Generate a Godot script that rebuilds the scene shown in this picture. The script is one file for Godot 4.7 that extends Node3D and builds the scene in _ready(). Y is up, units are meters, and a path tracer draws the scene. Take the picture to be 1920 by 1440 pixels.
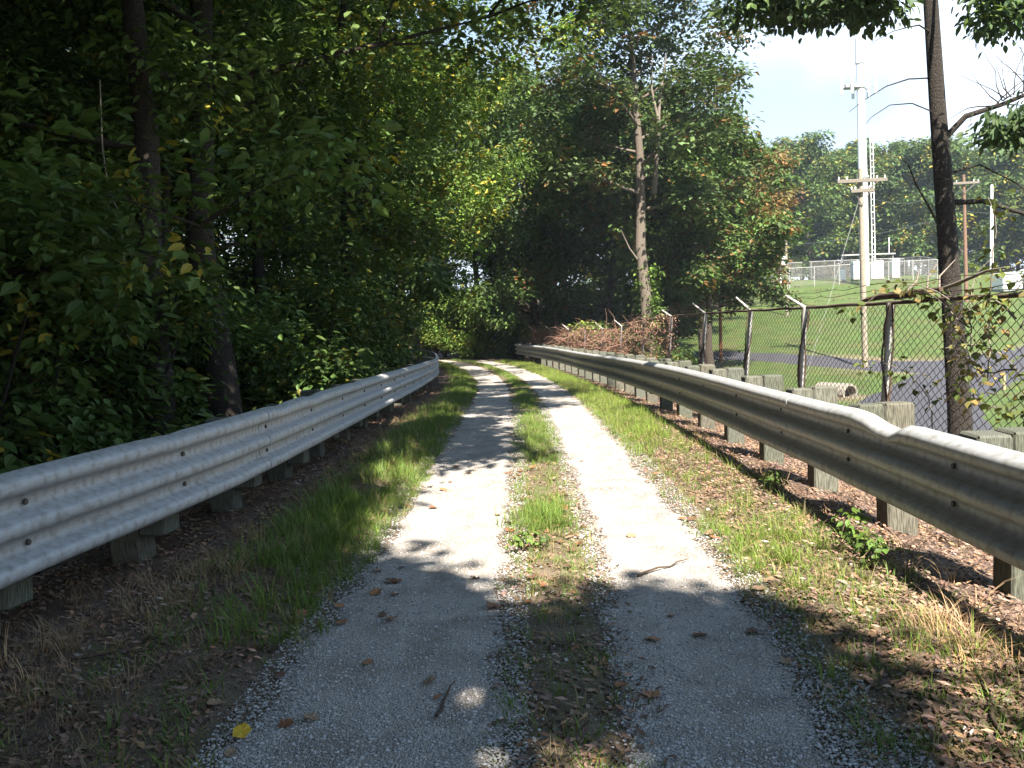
extends Node3D

var rng := RandomNumberGenerator.new()
var rough_noise := FastNoiseLite.new()
var patch_noise := FastNoiseLite.new()
var used := {}
var M := {}
var leaf_meshes := {}

# ------------------------------------------------------------------ small helpers
func numbered(called: String) -> String:
	if not used.has(called):
		used[called] = 0
		return called
	used[called] += 1
	return "%s_%03d" % [called, used[called]]

func sown(at: Vector3) -> int:
	return int(absf(at.x * 733.0 + 17.0) * 10.0) + int(absf(at.z * 391.0) * 10.0) * 7 + 5

func rf(a: float, b: float) -> float:
	return rng.randf_range(a, b)

func tag(o: Node3D, label: String, category: String, group := "", kind := "") -> void:
	if label != "":
		o.set_meta("label", label)
	if category != "":
		o.set_meta("category", category)
	if group != "":
		o.set_meta("group", group)
	if kind != "":
		o.set_meta("kind", kind)

func thing(called: String, at: Vector3, label: String, category: String, group := "") -> Node3D:
	var o := Node3D.new()
	o.name = numbered(called)
	add_child(o)
	o.position = at
	tag(o, label, category, group)
	return o

func part(parent: Node3D, called: String, mesh: Mesh, mat: Material, at := Vector3.ZERO) -> MeshInstance3D:
	var o := MeshInstance3D.new()
	o.name = numbered(called) if parent == self else called
	o.mesh = mesh
	o.material_override = mat
	o.position = at
	parent.add_child(o, true)
	return o

func scatter(parent: Node3D, called: String, mesh: Mesh, mat: Material, places: Array, colors: Array, stuff := true) -> MultiMeshInstance3D:
	var mm := MultiMesh.new()
	mm.transform_format = MultiMesh.TRANSFORM_3D
	mm.use_colors = true
	mm.mesh = mesh
	mm.instance_count = places.size()
	for i in places.size():
		mm.set_instance_transform(i, places[i])
		mm.set_instance_color(i, colors[i])
	var o := MultiMeshInstance3D.new()
	o.name = numbered(called) if parent == self else called
	o.multimesh = mm
	o.material_override = mat
	parent.add_child(o, true)
	if stuff:
		o.set_meta("kind", "stuff")
	return o

func curve(table: Array, d: float) -> float:
	# smooth interpolation of [distance, value] pairs
	var n := table.size()
	if d <= table[0][0]:
		return table[0][1]
	for i in range(1, n):
		if d <= table[i][0]:
			var a: Array = table[i - 1]
			var b: Array = table[i]
			var p: Array = table[maxi(i - 2, 0)]
			var q: Array = table[mini(i + 1, n - 1)]
			var h: float = b[0] - a[0]
			var ma: float = (b[1] - p[1]) / maxf(b[0] - p[0], 0.001)
			var mb: float = (q[1] - a[1]) / maxf(q[0] - a[0], 0.001)
			var t: float = (d - a[0]) / h
			var t2 := t * t
			var t3 := t2 * t
			return (2 * t3 - 3 * t2 + 1) * a[1] + (t3 - 2 * t2 + t) * h * ma + (-2 * t3 + 3 * t2) * b[1] + (t3 - t2) * h * mb
	return table[n - 1][1]

# ------------------------------------------------------------------ lie of the land (d is the distance ahead, -z)
const CENTRE := [[-60, -2.0], [-20, -0.4], [0, -0.05], [8, 0.1], [19, 0.12], [25, -0.02], [30, -0.4], [38, -1.4], [45, -3.0], [55, -7.0], [70, -16.0], [90, -32.0]]
const RAIL_R := [[-8, 2.1], [3.7, 2.2], [6, 2.25], [12, 2.28], [19, 2.26], [25, 2.1], [33, 1.5], [41, 0.45], [44, -0.1]]
const RAIL_L := [[-8, -2.55], [2, -2.45], [4, -2.3], [5.1, -2.16], [6.5, -2.03], [11, -1.95], [19, -2.0], [25, -2.2], [30, -2.65], [35, -3.35], [40, -4.3], [43, -5.0]]
const FENCE_X := [[-6, 4.2], [0, 4.05], [9.2, 4.0], [19, 4.0], [25, 3.6], [30, 3.1], [35, 2.4], [40, 1.3], [43, 0.6]]
const FENCE_TOP := [[-6, 1.57], [9, 1.57], [21, 1.57], [25, 1.44], [29, 1.26], [43, 1.24]]

func centre(d: float) -> float:
	return curve(CENTRE, d)

func trail_level(d: float) -> float:
	return -0.22 * smoothstep(9.0, 28.0, d)

func ground_y(x: float, z: float) -> float:
	var d := -z
	var s := x - centre(d)
	var y := trail_level(d)
	# two shallow ruts with a low crown between them
	y += 0.03 * exp(-pow((s - 0.1) / 0.22, 2.0)) * smoothstep(3.0, 7.0, d)
	y += 0.05 * smoothstep(1.1, 1.6, absf(s - 0.05))
	y -= 0.22 * smoothstep(2.1, 3.3, s)
	var hill := 0.0
	var e := d - 42.0
	if e > 0.0:
		hill = 0.158 * (sqrt(e * e + 36.0) - 6.0)
	hill = hill if hill < 6.6 else 6.6 + 0.9 * (1.0 - exp(-(hill - 6.6) / 0.9))
	var flat := -2.05 + hill + 0.12 * patch_noise.get_noise_2d(x * 3.0, z * 3.0)
	flat += 0.9 * smoothstep(20.0, 42.0, x) * (1.0 - smoothstep(36.0, 60.0, d) * 0.6)
	var w := smoothstep(4.3, 8.8, s)
	y = lerpf(y, flat, w)
	var wood := trail_level(d) - 1.5 + 0.35 * patch_noise.get_noise_2d(x * 4.0, z * 4.0) + hill * 0.6
	y = lerpf(y, wood, smoothstep(2.5, 6.5, -s))
	return y

# ------------------------------------------------------------------ shapes
func tube(points: Array, radii: Array, sides := 8, st: SurfaceTool = null, cap := true) -> SurfaceTool:
	if st == null:
		st = SurfaceTool.new()
		st.begin(Mesh.PRIMITIVE_TRIANGLES)
	var rings := []
	var up := Vector3(0.31, 0.2, 0.93).normalized()
	for i in points.size():
		var dir: Vector3 = (points[mini(i + 1, points.size() - 1)] - points[maxi(i - 1, 0)]).normalized()
		if absf(dir.dot(up)) > 0.95:
			up = Vector3(0.9, 0.3, -0.1).normalized()
		var a := dir.cross(up).normalized()
		var b := a.cross(dir).normalized()
		up = b
		var ring := []
		for k in sides:
			var t := TAU * k / sides
			ring.append([points[i] + (a * cos(t) + b * sin(t)) * radii[i], a * cos(t) + b * sin(t)])
		rings.append(ring)
	for i in points.size() - 1:
		for k in sides:
			var j := (k + 1) % sides
			quad_n(st, rings[i][k], rings[i][j], rings[i + 1][j], rings[i + 1][k])
	if cap:
		for e in [0, points.size() - 1]:
			var n: Vector3 = (points[e] - points[1 if e == 0 else e - 1]).normalized()
			for k in range(1, sides - 1):
				var tri := [rings[e][0][0], rings[e][k][0], rings[e][k + 1][0]]
				if e == 0:
					tri.reverse()
				for p in tri:
					st.set_normal(n)
					st.add_vertex(p)
	return st

func quad_n(st: SurfaceTool, a: Array, b: Array, c: Array, d: Array) -> void:
	for v in [a, b, c, a, c, d]:
		st.set_normal(v[1])
		st.add_vertex(v[0])

func tri_flat(st: SurfaceTool, a: Vector3, b: Vector3, c: Vector3) -> void:
	var n := (c - a).cross(b - a).normalized()
	for p in [a, b, c]:
		st.set_normal(n)
		st.add_vertex(p)

func quad_flat(st: SurfaceTool, a: Vector3, b: Vector3, c: Vector3, d: Vector3) -> void:
	tri_flat(st, a, b, c)
	tri_flat(st, a, c, d)

func begin() -> SurfaceTool:
	var st := SurfaceTool.new()
	st.begin(Mesh.PRIMITIVE_TRIANGLES)
	return st

# a box with chamfered edges, bottom centre at `at`
func block(st: SurfaceTool, at: Vector3, size: Vector3, c := 0.01, turn := Basis.IDENTITY) -> void:
	var h := size / 2.0
	var o := at + turn * Vector3(0, h.y, 0)
	var corner := func(x, y, z, axis):
		var p := Vector3(x * h.x, y * h.y, z * h.z)
		if axis != 0: p.x -= x * c
		if axis != 1: p.y -= y * c
		if axis != 2: p.z -= z * c
		return o + turn * p
	for axis in 3:
		for s in [-1.0, 1.0]:
			var q := []
			for k in [[-1, -1], [1, -1], [1, 1], [-1, 1]]:
				var v := [0.0, 0.0, 0.0]
				v[axis] = s
				v[(axis + 1) % 3] = float(k[0])
				v[(axis + 2) % 3] = float(k[1])
				q.append(corner.call(v[0], v[1], v[2], axis))
			if s > 0:
				q.reverse()
			quad_flat(st, q[0], q[1], q[2], q[3])
	# chamfers along each edge
	for axis in 3:
		var b := (axis + 1) % 3
		var g := (axis + 2) % 3
		for s in [-1.0, 1.0]:
			for t in [-1.0, 1.0]:
				var q := []
				for pick in [[-1.0, b], [1.0, b], [1.0, g], [-1.0, g]]:
					var v := [0.0, 0.0, 0.0]
					v[axis] = pick[0]
					v[b] = s
					v[g] = t
					q.append(corner.call(v[0], v[1], v[2], pick[1]))
				# pull the ends in to where the faces begin
				if s * t < 0:
					q.reverse()
				quad_flat(st, q[0], q[1], q[2], q[3])

func boxed(size: Vector3, c := 0.01) -> ArrayMesh:
	var st := begin()
	block(st, Vector3.ZERO, size, c)
	return st.commit()

func bent_line(a: Vector3, b: Vector3, n: int, wobble: float, sag := 0.0) -> Array:
	var out := []
	for i in n + 1:
		var t := float(i) / n
		var p := a.lerp(b, t)
		p.y -= sag * 4.0 * t * (1.0 - t)
		if i > 0 and i < n:
			p += Vector3(rf(-wobble, wobble), rf(-wobble, wobble), rf(-wobble, wobble))
		out.append(p)
	return out

func fall(n: int, a: float, b: float) -> Array:
	var out := []
	for i in n:
		out.append(lerpf(a, b, float(i) / (n - 1)))
	return out

# ------------------------------------------------------------------ materials
func noise_tex(seed_: int, freq: float, octaves: int, dark: Color, light: Color, size := 512, kind := FastNoiseLite.TYPE_SIMPLEX_SMOOTH, mid := Color(-1, 0, 0)) -> NoiseTexture2D:
	var n := FastNoiseLite.new()
	n.seed = seed_
	n.noise_type = kind
	n.frequency = freq
	n.fractal_octaves = octaves
	var g := Gradient.new()
	g.set_color(0, dark)
	g.set_color(1, light)
	if mid.r >= 0:
		g.add_point(0.5, mid)
	var t := NoiseTexture2D.new()
	t.width = size
	t.height = size
	t.seamless = true
	t.noise = n
	t.color_ramp = g
	return t

func lin(r: float, g: float, b: float) -> Color:
	return Color(r, g, b).linear_to_srgb()

func solid(c: Color, rough := 0.8, metal := 0.0) -> StandardMaterial3D:
	var m := StandardMaterial3D.new()
	m.albedo_color = c
	m.roughness = rough
	m.metallic = metal
	m.metallic_specular = 0.4
	return m

func grained(c: Color, tex: Texture2D, scale: Vector3, rough := 0.85, bump: Texture2D = null, bump_cm := 0.5, world := false) -> StandardMaterial3D:
	var m := solid(c, rough)
	m.albedo_texture = tex
	m.uv1_triplanar = true
	m.uv1_world_triplanar = world
	m.uv1_scale = scale
	if bump:
		m.heightmap_enabled = true
		m.heightmap_texture = bump
		m.heightmap_scale = bump_cm
	return m

func leafy(backlight: float) -> StandardMaterial3D:
	var m := StandardMaterial3D.new()
	m.vertex_color_use_as_albedo = true
	m.roughness = 0.55
	m.metallic_specular = 0.35
	m.cull_mode = BaseMaterial3D.CULL_DISABLED
	m.backlight_enabled = true
	m.backlight = Color(backlight, backlight, backlight * 0.6).linear_to_srgb()
	return m

# wisps of high thin cloud, the same all round the sky
func thin_cloud() -> ImageTexture:
	var n := FastNoiseLite.new()
	n.seed = 77
	n.frequency = 1.6
	n.fractal_octaves = 5
	var im := Image.create(512, 256, false, Image.FORMAT_RGBA8)
	for j in 256:
		var up := PI * (0.5 - (j + 0.5) / 256.0)
		for i in 512:
			var t := TAU * i / 512.0
			var v := n.get_noise_3d(cos(t) * cos(up), sin(up) * 2.4, sin(t) * cos(up))
			im.set_pixel(i, j, Color(1, 1, 1, smoothstep(-0.05, 0.45, v)))
	return ImageTexture.create_from_image(im)

func make_materials() -> void:
	var speckle := noise_tex(3, 0.09, 4, Color(0.7, 0.7, 0.7), Color(1, 1, 1))
	var fine := noise_tex(5, 0.22, 3, Color(0.35, 0.35, 0.35), Color(1, 1, 1), 512, FastNoiseLite.TYPE_CELLULAR)
	var broad := noise_tex(9, 0.012, 4, Color(0.78, 0.76, 0.73), Color(1, 1, 1))
	M.ground = grained(Color(1, 1, 1), speckle, Vector3(0.9, 0.9, 0.9), 0.95, fine, 1.2, true)
	M.ground.vertex_color_use_as_albedo = true
	M.ground.detail_enabled = true
	M.ground.detail_albedo = broad
	M.ground.detail_blend_mode = BaseMaterial3D.BLEND_MODE_MUL
	M.ground.detail_uv_layer = BaseMaterial3D.DETAIL_UV_2
	M.ground.uv2_triplanar = true
	M.ground.uv2_world_triplanar = true
	M.ground.uv2_scale = Vector3(0.13, 0.13, 0.13)
	var pebbles := noise_tex(21, 0.16, 2, Color(0.42, 0.41, 0.4), Color(1, 0.99, 0.97), 1024, FastNoiseLite.TYPE_CELLULAR, Color(0.9, 0.89, 0.87))
	var pebble_bump := noise_tex(21, 0.16, 2, Color(0, 0, 0), Color(1, 1, 1), 1024, FastNoiseLite.TYPE_CELLULAR)
	M.gravel = grained(lin(0.68, 0.64, 0.615), pebbles, Vector3(0.8, 0.8, 0.8), 0.95, pebble_bump, 1.6, true)
	M.gravel.detail_enabled = true
	M.gravel.detail_albedo = noise_tex(23, 0.02, 5, Color(0.76, 0.73, 0.70), Color(1, 1, 1), 512, FastNoiseLite.TYPE_SIMPLEX_SMOOTH, Color(0.95, 0.94, 0.92))
	M.gravel.detail_blend_mode = BaseMaterial3D.BLEND_MODE_MUL
	M.gravel.detail_uv_layer = BaseMaterial3D.DETAIL_UV_2
	M.gravel.uv2_triplanar = true
	M.gravel.uv2_world_triplanar = true
	M.gravel.uv2_scale = Vector3(0.21, 0.21, 0.21)
	M.stone = solid(Color(1, 1, 1), 0.9)
	M.stone.vertex_color_use_as_albedo = true
	var tar := noise_tex(31, 0.2, 3, Color(0.6, 0.6, 0.6), Color(1, 1, 1))
	M.asphalt = grained(lin(0.075, 0.073, 0.085), tar, Vector3(0.7, 0.7, 0.7), 0.85, null, 0.0, true)
	M.concrete = grained(lin(0.36, 0.33, 0.28), tar, Vector3(1.3, 1.3, 1.3), 0.9)
	# galvanised steel, dull and streaked
	var zinc := noise_tex(41, 0.03, 5, Color(0.88, 0.885, 0.89), Color(1, 1, 1))
	M.zinc = grained(lin(0.42, 0.43, 0.44), zinc, Vector3(0.9, 3.5, 0.9), 0.5, null, 0.0, true)
	M.zinc.metallic = 0.2
	M.zinc.roughness_texture = noise_tex(43, 0.05, 4, Color(0.7, 0.7, 0.7), Color(1, 1, 1))
	M.zinc.roughness = 0.62
	M.zinc.detail_enabled = true
	M.zinc.detail_albedo = noise_tex(45, 0.025, 5, Color(0.74, 0.70, 0.65), Color(1, 1, 1), 512, FastNoiseLite.TYPE_SIMPLEX_SMOOTH, Color(0.96, 0.955, 0.945))
	M.zinc.detail_blend_mode = BaseMaterial3D.BLEND_MODE_MUL
	M.zinc.detail_uv_layer = BaseMaterial3D.DETAIL_UV_2
	M.zinc.uv2_triplanar = true
	M.zinc.uv2_world_triplanar = true
	M.zinc.uv2_scale = Vector3(1.3, 0.8, 0.9)
	M.bolt = solid(lin(0.09, 0.08, 0.07), 0.6, 0.5)
	M.pipe = grained(lin(0.36, 0.35, 0.33), zinc, Vector3(2, 2, 2), 0.6)
	M.pipe.metallic = 0.3
	var grain := noise_tex(51, 0.035, 5, Color(0.45, 0.44, 0.42), Color(1, 1, 1), 512, FastNoiseLite.TYPE_SIMPLEX_SMOOTH, Color(0.8, 0.79, 0.76))
	M.post = grained(lin(0.165, 0.168, 0.14), grain, Vector3(5.0, 0.45, 5.0), 0.9, grain, 0.4)
	M.posts = [M.post]
	for q in [[0.15, 0.16, 0.135], [0.165, 0.158, 0.128], [0.135, 0.145, 0.115]]:
		M.posts.append(grained(lin(q[0], q[1], q[2]), grain, Vector3(rf(4.0, 7.0), rf(0.3, 0.6), rf(4.0, 7.0)), 0.9, grain, 0.6))
	M.pole_wood = grained(lin(0.40, 0.35, 0.29), grain, Vector3(3.0, 0.25, 3.0), 0.9)
	M.pole_red = grained(lin(0.27, 0.16, 0.11), grain, Vector3(3.0, 0.25, 3.0), 0.9)
	M.arm_wood = grained(lin(0.25, 0.22, 0.19), grain, Vector3(2, 2, 2), 0.9)
	var bark_t := noise_tex(61, 0.05, 5, Color(0.3, 0.3, 0.3), Color(1, 1, 1), 512, FastNoiseLite.TYPE_SIMPLEX_SMOOTH, Color(0.62, 0.6, 0.58))
	M.bark = grained(lin(0.09, 0.077, 0.066), bark_t, Vector3(3.0, 0.9, 3.0), 0.95, bark_t, 3.0)
	M.bark_grey = grained(lin(0.20, 0.165, 0.135), bark_t, Vector3(2.5, 0.8, 2.5), 0.95, bark_t, 3.0)
	M.bark_pale = grained(lin(0.34, 0.29, 0.24), bark_t, Vector3(2.5, 0.8, 2.5), 0.95, bark_t, 2.0)
	M.dead = grained(lin(0.42, 0.37, 0.31), bark_t, Vector3(6, 6, 6), 0.9)
	M.rust_wire = solid(lin(0.055, 0.037, 0.029), 0.85, 0.1)
	M.vine_stem = grained(lin(0.19, 0.135, 0.10), bark_t, Vector3(9, 9, 9), 0.95)
	M.arm = solid(lin(0.42, 0.40, 0.36), 0.6, 0.2)
	M.white = grained(lin(0.78, 0.78, 0.77), zinc, Vector3(0.5, 0.5, 0.5), 0.5)
	M.wire = solid(lin(0.05, 0.06, 0.06), 0.6)
	M.guy = solid(lin(0.22, 0.22, 0.21), 0.6)
	M.insulator = solid(lin(0.5, 0.5, 0.5), 0.3)
	M.grey_steel = solid(lin(0.30, 0.30, 0.31), 0.5, 0.5)
	M.leaf = leafy(0.62)
	M.grass = leafy(0.55)
	M.litter = leafy(0.2)
	M.litter.roughness = 0.8
	M.orange = solid(lin(0.26, 0.11, 0.05), 0.8)
	M.yellow = solid(lin(0.3, 0.24, 0.13), 0.7)
	M.silt = solid(lin(0.24, 0.185, 0.13), 0.95)

# ------------------------------------------------------------------ leaves
func leaf_shape(st: SurfaceTool, t: Transform3D, length: float, width: float, lobed: bool) -> void:
	var p := [Vector3(0, 0, 0), Vector3(-width * 0.5, width * 0.12, length * 0.42), Vector3(0, 0, length), Vector3(width * 0.5, width * 0.12, length * 0.42)]
	if not lobed:
		tri_flat(st, t * p[0], t * p[1], t * p[2])
		tri_flat(st, t * p[0], t * p[2], t * p[3])
		return
	var m := Vector3(0, -width * 0.03, length * 0.5)
	var rim := [Vector3(0, 0, 0), Vector3(-width * 0.36, width * 0.1, length * 0.18), Vector3(-width * 0.5, width * 0.1, length * 0.45), Vector3(-width * 0.3, width * 0.05, length * 0.74), Vector3(0, -width * 0.1, length), Vector3(width * 0.3, width * 0.05, length * 0.74), Vector3(width * 0.5, width * 0.1, length * 0.45), Vector3(width * 0.36, width * 0.1, length * 0.18)]
	for i in 8:
		tri_flat(st, t * m, t * rim[i], t * rim[(i + 1) % 8])

func leaf_cluster(key: String, count: int, span: float, length: float, width: float, lobed := false, droop := 0.35) -> Array:
	if leaf_meshes.has(key):
		return leaf_meshes[key]
	var out := []
	for v in 3:
		var st := begin()
		for i in count:
			var at := Vector3(rf(-1, 1), rf(-0.6, 0.6), rf(-1, 1)) * span * 0.5
			var yaw := atan2(at.x, at.z) + rf(-0.9, 0.9)
			var b := Basis(Vector3.UP, yaw) * Basis(Vector3.RIGHT, rf(droop - 0.5, droop + 0.6)) * Basis(Vector3.BACK, rf(-0.6, 0.6))
			var k := rf(0.5, 1.35)
			leaf_shape(st, Transform3D(b, at), length * k, width * k, lobed)
		out.append(st.commit())
	leaf_meshes[key] = out
	return out

func tint(base: Color, vary: float, odd: Color, odd_share: float) -> Color:
	var c := base
	if rng.randf() < odd_share:
		c = c.lerp(odd, rf(0.4, 1.0))
	var k := exp(rng.randfn(0.0, vary))
	return Color(c.r * k * rf(0.9, 1.12), c.g * k, c.b * k * rf(0.85, 1.15))

# scatter leaf clusters round a list of [centre, radius, weight]; returns one MultiMesh part
func foliage(parent: Node3D, called: String, blobs: Array, count: int, meshes: Array, base: Color, odd: Color, odd_share: float, scale := 1.0, flat := 0.75, mat: Material = null) -> MultiMeshInstance3D:
	var places := []
	var colors := []
	var total := 0.0
	for b in blobs:
		total += b[2]
	for b in blobs:
		var n := int(round(count * b[2] / total))
		var tone := exp(rng.randfn(0.0, 0.16))
		for i in n:
			var v := Vector3(rng.randfn(), rng.randfn(), rng.randfn()).normalized() * pow(rng.randf(), 0.45)
			v.y *= flat
			var basis := Basis(Vector3.UP, rf(0, TAU)) * Basis(Vector3.RIGHT, rf(-0.5, 0.5))
			places.append(Transform3D(basis.scaled(Vector3.ONE * scale * rf(0.7, 1.25)), b[0] + v * b[1]))
			var c := tint(base, 0.2, odd, odd_share)
			colors.append(Color(c.r * tone, c.g * tone, c.b * tone))
	return scatter(parent, called, meshes[rng.randi() % 3], mat if mat else M.leaf, places, colors)

# ------------------------------------------------------------------ trees
# o: height, radius, crown (half width), low (share of height where limbs begin), limbs, leaves, lean, bark, tone, odd, odd_share, cluster
func tree(called: String, at: Vector3, label: String, group: String, o: Dictionary) -> Node3D:
	rng.seed = sown(at)
	var t := thing(called, at, label, o.get("category", "tree"), group)
	var high: float = o.height
	var r0: float = o.radius
	var lean: Vector3 = o.get("lean", Vector3(rf(-0.05, 0.05), 0, rf(-0.05, 0.05)))
	var pts := []
	var rad := []
	var n := 9
	var drift := Vector3.ZERO
	for i in n + 1:
		var f := float(i) / n
		if i > 0:
			drift += Vector3(rf(-1, 1), 0, rf(-1, 1)) * high * 0.012
		pts.append(Vector3(lean.x * high * f, f * high * 0.93 - (0.5 if i == 0 else 0.0), lean.z * high * f) + drift)
		rad.append(maxf(r0 * (1.28 if i == 0 else 1.0) * pow(1.0 - f, 0.75), r0 * 0.08))
	var st := tube(pts, rad, 9)
	var blobs := []
	var crown: float = o.crown
	var low: float = o.get("low", 0.35)
	var k: int = o.get("limbs", 10)
	var side: Vector3 = o.get("side", Vector3.ZERO)   # crowns at a wood's edge reach out to the light
	var a0 := rf(0, TAU)
	for i in k:
		var f := lerpf(low, 0.97, pow(float(i) / (k - 1), 0.9))
		var idx := f * n
		var j := mini(int(idx), n - 1)
		var from: Vector3 = pts[j].lerp(pts[j + 1], idx - j)
		var az := a0 + i * 2.4 + rf(-0.4, 0.4)
		var reach: float = crown * (sin(PI * clampf((f - low) / (1.0 - low) * 0.8 + 0.2, 0.0, 1.0)) * 0.75 + 0.3) * rf(0.8, 1.15)
		var rise: float = lerpf(0.15, 0.9, (f - low) / (1.0 - low)) * rf(0.7, 1.2)
		var dir := (Vector3(cos(az), rise, sin(az)) + side * 0.8).normalized()
		var bend := Vector3(-dir.z, 0.2, dir.x) * rf(-0.3, 0.3)
		var lp := []
		var m := 5
		for q in m + 1:
			var u := float(q) / m
			lp.append(from + dir * reach * u + bend * reach * u * u + Vector3(0, 0.12 * reach * u * u, 0))
		var lr: float = maxf(r0 * 0.42 * pow(1.0 - f * 0.7, 1.0), 0.025)
		tube(lp, fall(m + 1, lr, lr * 0.15), 6, st)
		for u in [0.5, 0.78, 1.0]:
			var p: Vector3 = lp[int(u * m)]
			blobs.append([p + Vector3(rf(-0.3, 0.3), rf(-0.1, 0.4), rf(-0.3, 0.3)), reach * rf(0.17, 0.27) + 0.22, 1.0])
			if u > 0.6:
				for w in 2:
					var e: Vector3 = p + (Vector3(rf(-1, 1), rf(-0.5, 0.7), rf(-1, 1)) + dir * 0.3).normalized() * reach * rf(0.28, 0.45)
					tube([p, p.lerp(e, 0.5) + Vector3(0, 0.08, 0), e], [lr * 0.35, lr * 0.2, lr * 0.08], 5, st)
					blobs.append([e, reach * rf(0.14, 0.24) + 0.18, 0.8])
	part(t, "trunk", st.commit(), o.get("bark", M.bark))
	var meshes: Array = o.cluster
	foliage(t, "crown", blobs, o.leaves, meshes, o.tone, o.get("odd", Color(0.2, 0.17, 0.04)), o.get("odd_share", 0.08), o.get("scale", 1.0), o.get("flat", 0.7))
	return t

func shrub(called: String, at: Vector3, label: String, group: String, high: float, wide: float, count: int, meshes: Array, tone: Color, odd: Color, odd_share: float, category := "shrub") -> Node3D:
	rng.seed = sown(at)
	var t := thing(called, at, label, category, group)
	var st := begin()
	var blobs := []
	var stems := 5
	for i in stems:
		var az := TAU * i / stems + rf(-0.5, 0.5)
		var tip := Vector3(cos(az) * wide * rf(0.3, 0.75), high * rf(0.6, 1.0), sin(az) * wide * rf(0.3, 0.75))
		var mid := Vector3(tip.x * 0.35, tip.y * 0.55, tip.z * 0.35)
		tube([Vector3(0, -0.2, 0), mid, tip], [0.03, 0.02, 0.006], 5, st)
		blobs.append([mid, wide * 0.45, 0.8])
		blobs.append([tip, wide * rf(0.3, 0.5), 1.0])
		blobs.append([Vector3(tip.x, high * rf(0.15, 0.4), tip.z), wide * 0.45, 0.9])
	part(t, "stems", st.commit(), M.bark)
	foliage(t, "foliage", blobs, count, meshes, tone, odd, odd_share, 1.0, 0.85)
	return t

# ------------------------------------------------------------------ the scene
func _ready() -> void:
	rng.seed = 20240917
	rough_noise.seed = 4
	rough_noise.frequency = 0.35
	rough_noise.fractal_octaves = 4
	patch_noise.seed = 8
	patch_noise.frequency = 0.05
	# camera
	var cam := Camera3D.new()
	cam.name = "camera"
	cam.fov = 47.72
	cam.near = 0.05
	cam.far = 2000.0
	cam.rotation_degrees = Vector3(-3.8, 0, -2.0)
	cam.position = Vector3(0, 1.46, 0)
	add_child(cam)
	cam.current = true
	# sky
	var sky := ProceduralSkyMaterial.new()
	sky.sky_top_color = Color(0.53, 0.70, 0.89)
	sky.sky_horizon_color = Color(0.92, 0.97, 1.0)
	sky.sky_curve = 0.22
	sky.ground_bottom_color = Color(0.2, 0.22, 0.16)
	sky.ground_horizon_color = Color(0.5, 0.55, 0.5)
	sky.sun_angle_max = 20.0
	sky.energy_multiplier = 1.0
	sky.sky_cover = thin_cloud()
	sky.sky_cover_modulate = Color(1, 1, 1, 0.45)
	var env := Environment.new()
	env.background_mode = Environment.BG_SKY
	env.sky = Sky.new()
	env.sky.sky_material = sky
	env.background_energy_multiplier = 0.36
	env.tonemap_mode = Environment.TONE_MAPPER_LINEAR
	env.tonemap_exposure = 4.3
	env.fog_enabled = true
	env.fog_density = 0.0004
	env.fog_light_color = Color(0.86, 0.92, 1.0)
	env.sdfgi_enabled = true
	env.ssao_enabled = true
	env.ssil_enabled = true
	var we := WorldEnvironment.new()
	we.name = "environment"
	we.environment = env
	add_child(we)
	# sun: behind the walker, a little to the right, about 48 degrees high
	var sun := DirectionalLight3D.new()
	sun.name = "sun"
	sun.light_energy = 1.6
	sun.light_color = Color(1.0, 0.97, 0.92)
	sun.light_angular_distance = 0.5
	sun.shadow_enabled = true
	add_child(sun)
	sun.look_at_from_position(Vector3(0.15, 1.0, 0.89), Vector3.ZERO, Vector3.UP)
	make_materials()
	build_ground()
	build_roads()
	build_guardrails()
	build_fence()
	build_far_field()
	build_woods()
	build_middle_trees()
	build_far_trees()
	build_near_tree()
	build_shade_trees()
	build_grass()
	build_litter()

# ------------------------------------------------------------------ ground
func axis(fine_from: float, fine_to: float, step: float, far: float) -> Array:
	var a := []
	var v := fine_from
	while v < fine_to:
		a.append(v)
		v += step
	a.append(fine_to)
	var s := step
	v = fine_to
	while v < far:
		s = minf(s * 1.09, 60.0)
		v += s
		a.append(v)
	s = step
	v = fine_from
	while v > -far:
		s = minf(s * 1.09, 60.0)
		v -= s
		a.push_front(v)
	return a

func seg_dist(p: Vector2, line: Array) -> float:
	var best := 1e9
	for i in line.size() - 1:
		var q := Geometry2D.get_closest_point_to_segment(p, line[i], line[i + 1])
		best = minf(best, p.distance_to(q))
	return best

# centre lines as (x, d)
var lane_across := [Vector2(-2, 56), Vector2(8, 55), Vector2(14, 54), Vector2(19.5, 50.5), Vector2(24, 47.5), Vector2(29, 48.5), Vector2(38, 54), Vector2(52, 66)]
var lane_down := [Vector2(25.5, 46.5), Vector2(21.5, 42), Vector2(17.2, 36), Vector2(14.4, 31), Vector2(12.0, 26), Vector2(10.4, 20), Vector2(9.8, 12), Vector2(10, 2), Vector2(11, -20)]

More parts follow.
